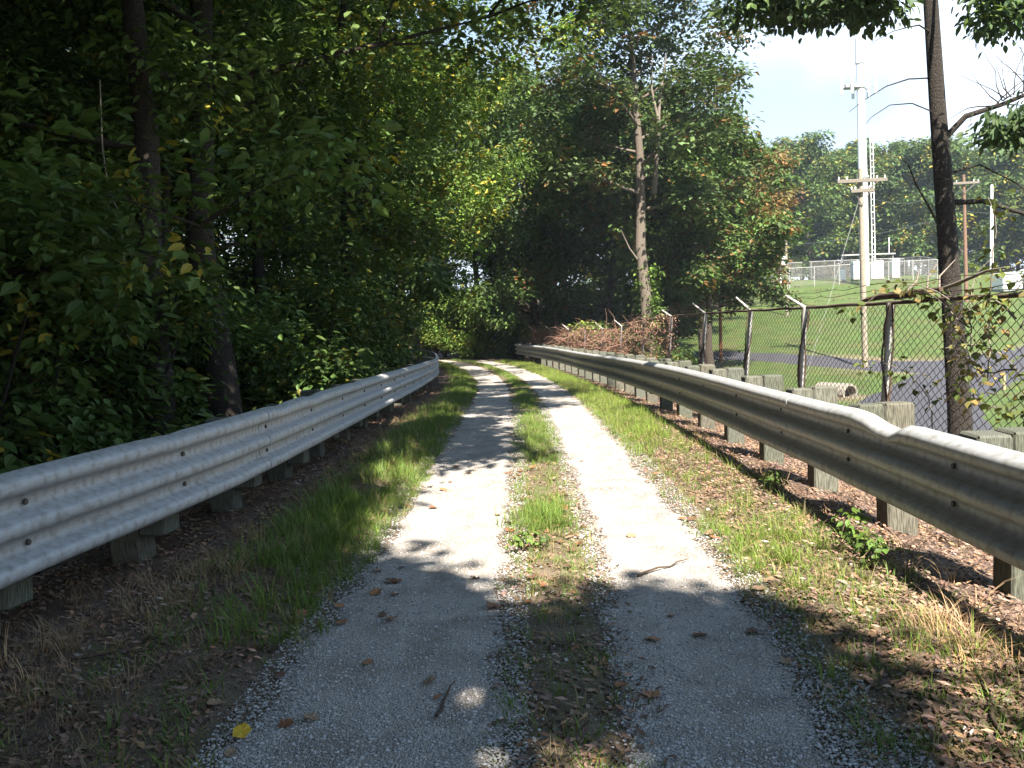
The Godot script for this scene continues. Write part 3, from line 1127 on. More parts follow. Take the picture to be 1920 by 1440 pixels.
	# white sheds further along
	var sheds := [[44.0, 77.0, 1.7, 1.3, "white low shed with louvres behind the vine leaves"], [47.0, 78.0, 1.4, 1.4, "white boxy trailer beside the low shed behind the vines"], [50.0, 79.0, 1.6, 1.25, "white flat-topped tank cabinet farthest along the row behind the vines"]]
	for c in sheds:
		var t := thing("equipment_shed", Vector3(c[0], ground_y(c[0], -c[1]), -c[1]), c[4], "shed", "white sheds on the rise")
		part(t, "wall", boxed(Vector3(c[2], c[3], 1.8), 0.03), M.white, Vector3(0, 0.2, 0))
		part(t, "roof", boxed(Vector3(c[2] + 0.25, 0.12, 2.05), 0.03), M.white, Vector3(0, c[3] + 0.22, 0))
		part(t, "skid", boxed(Vector3(c[2] - 0.2, 0.2, 1.6), 0.02), M.grey_steel)
		for k in 3:
			part(t, "louvre", boxed(Vector3(c[2] * 0.5, 0.08, 0.05), 0.01), M.grey_steel, Vector3(0.1, 0.7 + k * 0.22, 0.93))
	# enclosure gate
	var gate := thing("metal_gate", Vector3(25.9, ground_y(25.9, -86.5), -86.5), "small white tubular gate between two posts by the enclosure", "gate")
	for s in [-1.1, 1.1]:
		part(gate, "post", tube([Vector3(s, -0.2, 0), Vector3(s, 1.6, 0)], [0.08, 0.08], 7).commit(), M.white)
	for y in [0.35, 1.0]:
		part(gate, "bar", tube([Vector3(-1.1, y, 0), Vector3(1.1, y, 0)], [0.04, 0.04], 6).commit(), M.white)
	# small markers
	var mk := thing("marker_post", Vector3(12.7, ground_y(12.7, -52.5), -52.5), "slim orange-brown timber post with a pale cap in the shade of the trees", "post")
	part(mk, "shaft", tube([Vector3(0, -0.2, 0), Vector3(0, 3.4, 0)], [0.12, 0.1], 8).commit(), M.orange)
	part(mk, "cap", tube([Vector3(0, 3.4, 0), Vector3(0, 3.75, 0)], [0.11, 0.1], 8).commit(), M.white)
	var mk2 := thing("marker_post", Vector3(21.6, ground_y(21.6, -38.0), -38.0), "short pale yellow marker stake on the grass island between the lanes", "post")
	part(mk2, "shaft", boxed(Vector3(0.1, 0.75, 0.1), 0.01), M.yellow)

func utility_pole(at: Vector3, high: float, r: float, mat: Material, label: String, arms: Array, lean: float) -> void:
	at.y = ground_y(at.x, at.z)
	var p := thing("utility_pole", at, label, "pole", "utility poles")
	part(p, "shaft", tube([Vector3(0, -0.4, 0), Vector3(-lean, high * 0.5, 0), Vector3(-lean * 2, high, 0)], [r, r * 0.9, r * 0.72], 10).commit(), mat)
	for a in arms:
		var x: float = -lean * 2.0 * a[0] / high
		var arm := part(p, "crossarm", boxed(Vector3(a[1], 0.2, 0.14), 0.015), M.arm_wood, Vector3(x, a[0], r + 0.06))
		arm.rotation = Vector3(0, 0.25, 0.05 + 0.03 * a[2])
		for s in [-0.46, -0.3, 0.3, 0.46]:
			part(arm, "insulator", tube([Vector3(a[1] * s, 0.2, 0), Vector3(a[1] * s, 0.3, 0), Vector3(a[1] * s, 0.36, 0)], [0.03, 0.06, 0.03], 7).commit(), M.insulator)
		for s in [-1.0, 1.0]:
			part(p, "brace", tube([Vector3(x, a[0] - 0.7, r + 0.02), Vector3(x + s * a[1] * 0.28, a[0] + 0.03, r + 0.04)], [0.025, 0.025], 5).commit(), M.arm_wood)

# ------------------------------------------------------------------ trees and shrubs
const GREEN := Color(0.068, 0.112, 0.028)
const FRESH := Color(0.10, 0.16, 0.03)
const YELLOW := Color(0.27, 0.22, 0.03)
const RUSSET := Color(0.20, 0.09, 0.035)

func on_ground(x: float, z: float) -> Vector3:
	return Vector3(x, ground_y(x, z), z)

func build_woods() -> void:
	var near_leaf := leaf_cluster("near", 13, 0.5, 0.13, 0.075, true)
	var mid_leaf := leaf_cluster("mid", 15, 0.62, 0.17, 0.1)
	var gname := "trees of the dark woods along the trail"
	# trunks that show through the gloom
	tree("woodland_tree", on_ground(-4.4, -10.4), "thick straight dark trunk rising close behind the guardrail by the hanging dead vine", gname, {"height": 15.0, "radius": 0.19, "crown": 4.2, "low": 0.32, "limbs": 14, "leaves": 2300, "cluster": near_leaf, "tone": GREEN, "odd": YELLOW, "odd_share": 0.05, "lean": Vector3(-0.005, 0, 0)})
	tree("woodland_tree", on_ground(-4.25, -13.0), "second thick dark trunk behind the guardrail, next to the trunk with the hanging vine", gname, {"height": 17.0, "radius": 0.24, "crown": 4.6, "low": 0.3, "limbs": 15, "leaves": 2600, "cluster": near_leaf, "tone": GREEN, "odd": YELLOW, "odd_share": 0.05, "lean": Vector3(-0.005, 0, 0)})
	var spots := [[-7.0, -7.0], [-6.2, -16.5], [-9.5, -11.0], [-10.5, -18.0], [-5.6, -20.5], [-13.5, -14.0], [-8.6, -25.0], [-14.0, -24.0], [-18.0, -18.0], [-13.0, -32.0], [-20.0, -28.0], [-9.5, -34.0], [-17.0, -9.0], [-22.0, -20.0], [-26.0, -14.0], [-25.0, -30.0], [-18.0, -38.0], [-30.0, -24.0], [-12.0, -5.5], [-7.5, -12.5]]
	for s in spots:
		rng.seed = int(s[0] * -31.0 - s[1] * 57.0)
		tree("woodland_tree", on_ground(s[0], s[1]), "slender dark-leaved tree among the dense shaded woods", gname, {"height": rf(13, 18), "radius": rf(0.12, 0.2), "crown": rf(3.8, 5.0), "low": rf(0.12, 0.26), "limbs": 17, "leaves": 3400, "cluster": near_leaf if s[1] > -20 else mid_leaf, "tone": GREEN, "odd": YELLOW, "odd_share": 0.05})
	# sunlit edge trees that lean over the trail
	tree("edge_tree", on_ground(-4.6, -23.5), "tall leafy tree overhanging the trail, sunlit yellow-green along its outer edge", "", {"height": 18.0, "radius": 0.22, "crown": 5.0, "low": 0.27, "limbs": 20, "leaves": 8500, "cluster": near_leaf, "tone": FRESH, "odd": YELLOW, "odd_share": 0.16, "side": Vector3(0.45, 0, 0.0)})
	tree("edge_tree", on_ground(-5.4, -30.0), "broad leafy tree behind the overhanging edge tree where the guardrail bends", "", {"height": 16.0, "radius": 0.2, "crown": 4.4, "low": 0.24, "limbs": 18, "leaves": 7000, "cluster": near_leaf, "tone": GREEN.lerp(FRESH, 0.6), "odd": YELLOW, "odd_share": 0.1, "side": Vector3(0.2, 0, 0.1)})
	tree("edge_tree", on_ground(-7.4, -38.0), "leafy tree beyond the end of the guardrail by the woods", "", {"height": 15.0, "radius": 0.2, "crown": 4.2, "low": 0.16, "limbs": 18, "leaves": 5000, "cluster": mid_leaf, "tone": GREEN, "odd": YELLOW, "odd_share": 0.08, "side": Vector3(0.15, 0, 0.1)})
	# understorey
	for i in 60:
		rng.seed = 5000 + i
		var d := rf(3.5, 33.0)
		var x: float = curve(RAIL_L, d) - rf(1.5, 8.0)
		shrub("understorey_shrub", on_ground(x, -d), "dark leafy shrub growing under the trees behind the guardrail", "understorey shrubs in the woods", rf(1.6, 4.6), rf(1.0, 1.8), 480, near_leaf, GREEN.lerp(FRESH, pow(rng.randf(), 2.0) * 0.35), YELLOW, 0.07)
	# hanging dead vine beside the first trunk
	var v := thing("hanging_vine", Vector3(-4.05, 1.5, -9.0), "pale leafless dead vine hanging in a loop beside the dark trunks", "vine")
	part(v, "stem", tube([Vector3(-0.02, 2.6, 0), Vector3(-0.03, 1.9, 0.02), Vector3(0.0, 1.45, 0), Vector3(0.09, 1.3, 0.05), Vector3(0.12, 1.05, 0.05), Vector3(0.11, 0.75, 0), Vector3(-0.02, 0.4, 0)], [0.006, 0.008, 0.009, 0.009, 0.01, 0.01, 0.006], 6).commit(), M.dead)
	part(v, "loop", tube([Vector3(0.02, 1.42, 0), Vector3(-0.08, 1.1, 0.05), Vector3(-0.16, 0.8, 0.03), Vector3(-0.15, 0.55, 0), Vector3(-0.06, 0.36, 0), Vector3(0.08, 0.25, 0.02)], [0.006, 0.008, 0.009, 0.008, 0.007, 0.004], 6).commit(), M.bark_pale)

func build_middle_trees() -> void:
	rng.seed = 1111
	var mid_leaf := leaf_cluster("mid", 15, 0.62, 0.17, 0.1)
	# the tall tree with the pale bare trunk and ivy at its foot
	var t := tree("tall_tree", on_ground(5.3, -33.5), "tall open-crowned tree with a pale bare trunk and ivy round its foot", "", {"height": 17.0, "radius": 0.27, "crown": 3.7, "low": 0.42, "limbs": 20, "leaves": 2300, "scale": 1.2, "cluster": mid_leaf, "tone": GREEN.lerp(Color(0.07, 0.09, 0.05), 0.4), "odd": RUSSET, "odd_share": 0.08, "bark": M.bark_pale, "lean": Vector3(0.0, 0, 0.0)})
	var ivy := []
	for i in 9:
		ivy.append([Vector3(rf(-0.15, 0.15), 0.4 + i * 0.48, rf(-0.05, 0.2)), 0.5, 1.0])
	foliage(t, "ivy", ivy, 330, mid_leaf, FRESH, GREEN, 0.4, 0.6)
	var snag := begin()
	tube([Vector3(0.3, 7.2, 0.4), Vector3(0.45, 9.0, 0.6), Vector3(0.55, 10.6, 0.6), Vector3(0.9, 12.6, 0.6)], [0.12, 0.09, 0.06, 0.015], 6, snag)
	tube([Vector3(0.5, 9.8, 0.6), Vector3(0.25, 11.0, 0.7), Vector3(0.3, 12.2, 0.7)], [0.06, 0.04, 0.012], 6, snag)
	part(t, "dead_limb", snag.commit(), M.dead)
	part(t, "dead_limb", tube([Vector3(-0.1, 4.4, 0.2), Vector3(-0.7, 5.2, 0.5), Vector3(-1.0, 5.9, 0.5)], [0.05, 0.03, 0.01], 5).commit(), M.dead)
	var list := [
		[8.6, -37.0, 12.0, 0.2, 3.0, 0.3, 3770, GREEN, RUSSET, 0.16, "round dark-green tree on the lawn's edge beside the tall pale-trunked tree"],
		[10.2, -47.0, 13.0, 0.18, 3.4, 0.4, 3770, GREEN.lerp(RUSSET, 0.35), RUSSET, 0.45, "russet-tinged tree at the end of the tree line above the lawn"],
		[1.6, -45.0, 14.0, 0.2, 4.4, 0.12, 3770, GREEN, YELLOW, 0.05, "dark leafy tree behind the dead creeper on the fence"],
		[4.6, -41.0, 12.0, 0.2, 4.2, 0.12, 3770, GREEN, RUSSET, 0.08, "bushy dark tree just behind the tall pale-trunked tree"],
		[-1.8, -52.0, 16.0, 0.22, 4.8, 0.1, 4060, GREEN, YELLOW, 0.07, "broad leafy tree closing the view where the trail bends"],
		[7.5, -52.0, 16.0, 0.22, 5.0, 0.2, 3770, GREEN, RUSSET, 0.1, "high leafy tree standing behind the tall pale-trunked tree"],
		[-7.0, -50.0, 15.0, 0.2, 4.8, 0.1, 3770, GREEN.lerp(FRESH, 0.4), YELLOW, 0.1, "light-green tree beyond the bend of the trail"],
		[-12.5, -46.0, 16.0, 0.2, 5.0, 0.12, 3480, GREEN, YELLOW, 0.05, "dark tree deep in the woods beyond the bend"],
		[1.5, -60.0, 18.0, 0.24, 5.5, 0.14, 3770, GREEN, RUSSET, 0.06, "tall tree at the back of the grove behind the bend"],
		[12.5, -62.0, 13.0, 0.2, 4.2, 0.2, 3335, GREEN.lerp(RUSSET, 0.2), RUSSET, 0.2, "tree with autumn tints behind the lane at the foot of the hill"],
		[-6.0, -64.0, 19.0, 0.24, 5.5, 0.14, 3480, GREEN, YELLOW, 0.05, "tall dark tree behind the light-green one past the bend"],
		[9.5, -70.0, 18.0, 0.24, 5.8, 0.14, 3480, GREEN, RUSSET, 0.08, "tall tree high on the slope behind the grove"],
		[18.0, -76.0, 14.0, 0.22, 5.0, 0.14, 3190, GREEN, YELLOW, 0.1, "spreading tree beside the gate of the hilltop enclosure"]]
	for q in list:
		tree("grove_tree", on_ground(q[0], q[1]), q[10], "grove of trees past the bend", {"height": q[2], "radius": q[3], "crown": q[4], "low": q[5], "limbs": 18, "leaves": q[6], "cluster": mid_leaf, "tone": q[7], "odd": q[8], "odd_share": q[9], "bark": M.bark_grey, "scale": 1.3})
	# shrubs round the bend and behind the fence
	var near_leaf := leaf_cluster("near", 13, 0.5, 0.13, 0.075, true)
	var bushes := [
		[-1.9, -46.5, 3.2, 1.9, 1100, FRESH, "big yellow-green bush standing at the bend of the trail"],
		[-4.2, -49.0, 3.4, 1.8, 800, GREEN, "dark leafy bush behind the bend of the trail"],
		[-0.7, -46.2, 2.6, 1.5, 900, FRESH, "tall fresh-green bush filling the gap beside the big bush at the bend"],
		[0.3, -45.5, 1.7, 1.3, 520, GREEN, "low bush at the end of the guardrail by the fence"],
		[1.6, -44.0, 1.7, 1.2, 520, FRESH, "low bright bush beside the end of the creeper-covered fence"],
		[3.3, -36.0, 2.1, 1.1, 600, FRESH, "bright green bush rising behind the creeper-covered fence"],
		[4.4, -34.6, 1.7, 0.9, 420, GREEN, "small bush between the creeper-covered fence and the pale trunk"],
		[-3.6, -47.4, 3.6, 1.9, 1000, FRESH, "tall light-green bush between the two bushes at the bend"],
		[2.6, -47.5, 3.4, 2.0, 1000, GREEN, "spreading bush under the dark tree behind the creeper-covered fence"],
		[0.6, -50.0, 4.4, 2.3, 1200, GREEN, "tallest bush in the thicket behind the bend"],
		[5.0, -45.0, 3.6, 2.1, 1000, GREEN, "dark spreading bush in the gloom behind the pale trunk"],
		[-9.5, -47.0, 3.4, 2.0, 900, GREEN, "leafy bush farthest into the woods past the bend"],
		[3.2, -54.0, 5.0, 2.6, 1200, GREEN, "big bush on the slope at the back of the thicket"],
		[7.6, -46.5, 2.8, 1.7, 800, GREEN, "bush beside the trunk of the russet-tinged tree"],
		[-6.6, -46.0, 2.6, 1.7, 700, GREEN.lerp(FRESH, 0.5), "leafy bush past the end of the guardrail by the woods"],
		[6.6, -35.2, 1.9, 1.1, 420, GREEN, "dark low shrub at the foot of the round tree by the lawn"]]
	for b in bushes:
		shrub("leafy_bush", on_ground(b[0], b[1]), b[6], "bushes round the bend", b[2], b[3], b[4], near_leaf, b[5], YELLOW, 0.12, "bush")

func build_far_trees() -> void:
	var far_leaf := leaf_cluster("far", 16, 1.3, 0.36, 0.22)
	var x := 18.0
	var row := 0
	while x < 92.0:
		rng.seed = 7000 + row
		for k in 3:
			rng.seed = 8000 + row * 3 + k
			var z := -(104.0 + k * 13.0 + rf(-3, 3))
			var h: float = rf(14.5, 19.0) + [-2.0, 1.5, 2.5][k]
			tree("hilltop_tree", on_ground(x + k * 3.0 + rf(-1, 1), z), "leafy tree in the far treeline behind the hilltop enclosure", "far treeline on the hilltop", {"height": h, "radius": 0.25, "crown": rf(4.2, 5.6), "low": rf(0.02, 0.08), "limbs": 18, "leaves": 1100, "cluster": far_leaf, "tone": GREEN, "odd": YELLOW, "odd_share": 0.12, "scale": 1.15, "bark": M.bark_grey})
		rng.seed = 9000 + row
		x += rf(5.0, 7.0)
		row += 1

func build_near_tree() -> void:
	rng.seed = 1148
	# the slim dark trunk behind the fence, with its bare twigs and hanging sprays of leaves
	var g := ground_y(6.5, -12.5)
	var t := thing("roadside_tree", Vector3(6.5, g, -12.5), "slim dark tree trunk rising behind the fence, its leaf sprays hanging against the sky", "tree")
	var q := func(x: float, y: float, z: float): return Vector3(x - 6.5, y - g, z + 12.5)
	var trunk := [q.call(6.52, g - 0.5, -12.5), q.call(6.46, 0.0, -12.5), q.call(6.36, 1.5, -12.5), q.call(6.24, 3.2, -12.5), q.call(6.15, 4.4, -12.5), q.call(6.06, 5.8, -12.5), q.call(6.1, 8.5, -12.3), q.call(6.0, 12.0, -12.0)]
	part(t, "trunk", tube(trunk, [0.21, 0.165, 0.145, 0.128, 0.112, 0.1, 0.085, 0.04], 12).commit(), M.bark)
	var limbs := [
		[[6.2, 3.85, -12.5], [6.5, 4.18, -12.4], [6.9, 4.28, -12.2], [7.5, 4.5, -12.0], [8.3, 5.0, -11.8], 0.05],
		[[6.28, 3.0, -12.5], [6.7, 2.98, -12.3], [7.1, 2.75, -12.0], [7.4, 2.4, -11.8], [7.6, 2.2, -11.7], 0.045],
		[[6.1, 4.75, -12.5], [5.7, 4.72, -12.4], [5.3, 4.58, -12.2], [4.9, 4.35, -12.0], [4.7, 4.2, -12.0], 0.014],
		[[6.15, 4.25, -12.5], [5.7, 4.36, -12.3], [5.3, 4.3, -12.1], [5.0, 4.12, -12.0], [4.9, 4.0, -12.0], 0.011],
		[[6.1, 5.35, -12.5], [5.8, 5.42, -12.3], [5.5, 5.32, -12.1], [5.3, 5.25, -12.0], [5.0, 5.1, -12.0], 0.014],
		[[6.26, 2.5, -12.5], [6.0, 2.9, -12.4], [5.75, 3.25, -12.3], [5.6, 3.5, -12.2], [5.5, 3.6, -12.2], 0.02],
		[[6.25, 3.4, -12.5], [6.7, 3.5, -12.4], [7.1, 3.2, -12.2], [7.4, 2.85, -12.0], [7.7, 2.6, -12.0], 0.018]]
	for l in limbs:
		var pts := []
		for i in 5:
			pts.append(q.call(l[i][0], l[i][1], l[i][2]))
		part(t, "limb", tube(pts, fall(5, l[5], l[5] * 0.25), 6).commit(), M.bark)
	# fine twigs on the big limb
	var st := begin()
	for i in 46:
		var a := Vector3(rf(6.6, 8.2), 0, -12.1)
		a.y = 4.2 + (a.x - 6.6) * 0.42
		var dir := Vector3(rf(-0.5, 0.8), rf(-0.1, 1.0), rf(-0.4, 0.4)).normalized()
		var pts := [a]
		for s in 4:
			dir = (dir + Vector3(rf(-0.4, 0.4), rf(-0.3, 0.4), rf(-0.3, 0.3))).normalized()
			pts.append(pts[s] + dir * rf(0.1, 0.28))
		var local := []
		for p in pts:
			local.append(q.call(p.x, p.y, p.z))
		tube(local, fall(5, 0.011, 0.003), 4, st)
	part(t, "twigs", st.commit(), M.bark)
	var big := leaf_cluster("spray", 15, 0.42, 0.115, 0.062, true, 0.75)
	var sprays := []
	var add := func(x, y, z, r, w): sprays.append([q.call(x, y, z), r, w])
	# hanging curtain above the mast, the sprays beyond the trunk, and the cluster lower down
	for i in 14:
		var u := i / 13.0
		add.call(lerpf(2.8, 4.3, u), 5.12 + 0.12 * sin(u * 9.0) + 0.07 * rf(-1, 1) - 0.06 * u, -10.0 + rf(-0.5, 0.5), rf(0.14, 0.24), 1.0)
	for i in 6:
		add.call(rf(3.9, 4.35), rf(4.82, 5.05), -10.0 + rf(-0.3, 0.3), 0.17, 0.7)
	for i in 16:
		add.call(rf(5.6, 7.2), rf(4.92, 5.7), -10.5 + rf(-0.6, 0.6), rf(0.2, 0.34), 1.0)
	for i in 7:
		add.call(rf(5.35, 6.0), rf(3.35, 3.6), -9.5 + rf(-0.3, 0.3), rf(0.13, 0.22), 0.8)
	for i in 40:
		add.call(rf(2.4, 9.5), rf(7.6, 11.0), rf(-14.0, -9.0), rf(0.4, 0.8), 1.2)
	foliage(t, "crown", sprays, 1250, big, Color(0.045, 0.075, 0.03), GREEN, 0.3, 1.0, 0.8)
	var hang := begin()
	for s in [[[5.0, 6.2, -11.0], [3.9, 5.6, -10.4], [3.0, 5.05, -10.0]], [[5.2, 6.4, -11.2], [4.6, 5.6, -10.3], [4.3, 4.8, -10.0]], [[6.1, 6.3, -12.3], [6.2, 5.7, -11.2], [5.8, 5.0, -10.5]], [[7.4, 4.5, -12.0], [6.4, 4.0, -10.6], [5.5, 3.45, -9.5]], [[6.1, 6.6, -12.3], [5.6, 6.5, -11.8], [5.0, 6.2, -11.0]]]:
		var pts := []
		for p in s:
			pts.append(q.call(p[0], p[1], p[2]))
		tube(pts, [0.025, 0.016, 0.005], 5, hang)
	part(t, "drooping_limbs", hang.commit(), M.bark)
	# climbing vine with yellowing leaves on the fence beside it
	var v := thing("fence_vine", fence_point(7.4, 0.4), "yellow-green climbing vine with broad leaves at the near end of the fence", "vine")
	var base := v.position
	var vs := begin()
	var blobs := []
	for i in 16:
		var p := fence_point(rf(6.3, 8.3), rf(0.3, 1.0)) - base
		var pts := [p]
		var dir := Vector3(rf(-0.3, 0.5), rf(0.2, 1.0), rf(-1.0, 0.8)).normalized()
		for s in 6:
			dir = (dir + Vector3(rf(-0.4, 0.4), rf(-0.5, 0.35), rf(-0.4, 0.4))).normalized()
			pts.append(pts[s] + dir * 0.16)
			if s > 0:
				blobs.append([pts[s + 1], 0.12, 1.0])
		tube(pts, fall(7, 0.009, 0.003), 4, vs)
	part(v, "stems", vs.commit(), M.dead)
	var vine_leaf := leaf_cluster("vine", 4, 0.2, 0.065, 0.055, true, 0.6)
	foliage(v, "foliage", blobs, 130, vine_leaf, Color(0.085, 0.11, 0.026), Color(0.24, 0.17, 0.06), 0.3, 1.0, 0.9)

func build_shade_trees() -> void:
	rng.seed = 1185
	var big_leaf := leaf_cluster("mid", 15, 0.62, 0.17, 0.1)
	# trees beside and behind the walker whose crowns shade the near trail and the wood's edge
	var list := [
		[-5.4, 2.0, 15.0, 4.8, Vector3(0.0, 0, 0.0), 7360],
		[-6.5, -3.5, 16.0, 5.2, Vector3(0.1, 0, 0.0), 8000],
		[-9.5, 5.0, 16.0, 5.0, Vector3(0.0, 0, 0.0), 6400],
		[-11.0, -3.0, 17.0, 5.0, Vector3(0.0, 0, 0.0), 6400],
		[-9.0, 12.5, 16.0, 5.0, Vector3(0.0, 0, 0.0), 6400],
		[-15.0, 2.0, 17.0, 5.2, Vector3(0.0, 0, 0.0), 5760],
		[-15.5, -7.0, 17.0, 5.2, Vector3(0.0, 0, 0.0), 5760],
		[-4.8, 15.0, 15.0, 5.0, Vector3(0.2, 0, 0.0), 3520],
		[-20.0, -10.0, 17.0, 5.2, Vector3(0.0, 0, 0.0), 2880]]
	for q in list:
		tree("canopy_tree", on_ground(q[0], q[1]), "tall spreading tree beside the trail whose crown shades the gravel", "canopy trees shading the trail", {"height": q[2], "radius": 0.22, "crown": q[3], "low": 0.4, "limbs": 16, "leaves": q[5], "cluster": big_leaf, "tone": GREEN, "odd": YELLOW, "odd_share": 0.05, "side": q[4], "scale": 1.1})

	# three trees whose boughs reach over the trail: [x, d] patches of ground that lie in their shade
	overhang(on_ground(-3.7, 9.0), "leaning tree by the guardrail whose low boughs hang over the trail", [[-2.6, 1.4, 0.8, 2.9, 24, 0.1], [-2.4, 1.3, 2.9, 4.15, 19, 0.2], [-2.2, -0.5, 4.3, 5.9, 12, 0.2], [-2.6, -1.1, 2.0, 5.0, 16, 0.1], [0.2, 1.3, 3.9, 4.4, 4, 0.2]], 7.0, 10.5)
	overhang(on_ground(-4.6, 3.2), "tree at the wood's edge with boughs spread above the verge and guardrail", [[-3.2, -1.5, 4.6, 8.0, 26, 0.1], [-3.2, -1.7, 8.0, 12.5, 22, 0.2], [-1.3, -0.5, 9.8, 12.0, 6, 0.2]], 6.5, 10.0)
	overhang(on_ground(-6.3, -6.6), "tall tree behind the guardrail whose boughs arch over the bend-ward stretch of trail", [[-2.4, 1.2, 15.0, 19.5, 30, 0.3], [-2.2, 1.0, 19.5, 26.0, 32, 0.3], [-3.0, -0.5, 11.5, 15.0, 16, 0.25]], 7.5, 11.5)

func overhang(at: Vector3, label: String, patches: Array, lowest: float, highest: float) -> void:
	var t := thing("overhanging_tree", at, label, "tree", "trees arching over the trail")
	var st := begin()
	var top := Vector3(0.6, highest + 2.0 - at.y, -0.3)
	var trunk := [Vector3(0, -0.5, 0), Vector3(0.05, 2.0, 0), Vector3(0.2, 5.0, -0.1), Vector3(0.4, 8.0, -0.2), top]
	tube(trunk, [0.3, 0.23, 0.19, 0.14, 0.04], 10, st)
	var blobs := []
	for p in patches:
		for i in p[4]:
			var h := rf(lowest, highest)
			var g := Vector3(rf(p[0], p[1]), 0, -rf(p[2], p[3]))
			var c := g + Vector3(0.15, 1.0, 0.89) * h - at
			blobs.append([c, rf(0.4, 0.8) * (1.0 - p[5]), 1.0])
			if i % 3 == 0:
				var from: Vector3 = trunk[2].lerp(trunk[3], rng.randf())
				var mid := from.lerp(c, 0.5) + Vector3(rf(-0.4, 0.4), rf(0.3, 1.0), rf(-0.4, 0.4))
				tube([from, from.lerp(mid, 0.5) + Vector3(0, 0.2, 0), mid, mid.lerp(c, 0.5) + Vector3(0, 0.15, 0), c], [0.05, 0.042, 0.032, 0.02, 0.007], 6, st)
	part(t, "trunk", st.commit(), M.bark)
	foliage(t, "crown", blobs, blobs.size() * 21, leaf_cluster("mid", 15, 0.62, 0.17, 0.1), GREEN, YELLOW, 0.05, 1.0, 0.7)

# ------------------------------------------------------------------ grass, weeds, litter
func tuft(blades: int, high: float, spread: float, wide: float, curl: float) -> ArrayMesh:
	var st := begin()
	for i in blades:
		var az := rf(0, TAU)
		var root := Vector3(cos(az), 0, sin(az)) * spread * sqrt(rng.randf())
		var out := Vector3(cos(az + rf(-0.8, 0.8)), 0, sin(az + rf(-0.8, 0.8)))
		var side := Vector3(-out.z, 0, out.x)
		var h := high * rf(0.55, 1.1)
		var bend := h * curl * rf(0.2, 1.1)
		var pts := []
		for s in 4:
			var u := s / 3.0
			pts.append(root + Vector3(0, h * (u - 0.25 * curl * u * u), 0) + out * bend * u * u)
		for s in 3:
			var w0 := wide * (1.0 - s / 3.0) * 0.5
			var w1 := wide * (1.0 - (s + 1) / 3.0) * 0.5
			if s < 2:
				quad_flat(st, pts[s] - side * w0, pts[s] + side * w0, pts[s + 1] + side * w1, pts[s + 1] - side * w1)
			else:
				tri_flat(st, pts[s] - side * w0, pts[s] + side * w0, pts[s + 1])
	return st.commit()

func lay(places: Array, colors: Array, x: float, d: float, scale: float, c: Color) -> void:
	places.append(Transform3D(Basis(Vector3.UP, rf(0, TAU)).scaled(Vector3(scale, scale * rf(0.8, 1.2), scale)), Vector3(x, sheet_y(x, -d) - 0.01, -d)))
	colors.append(c)

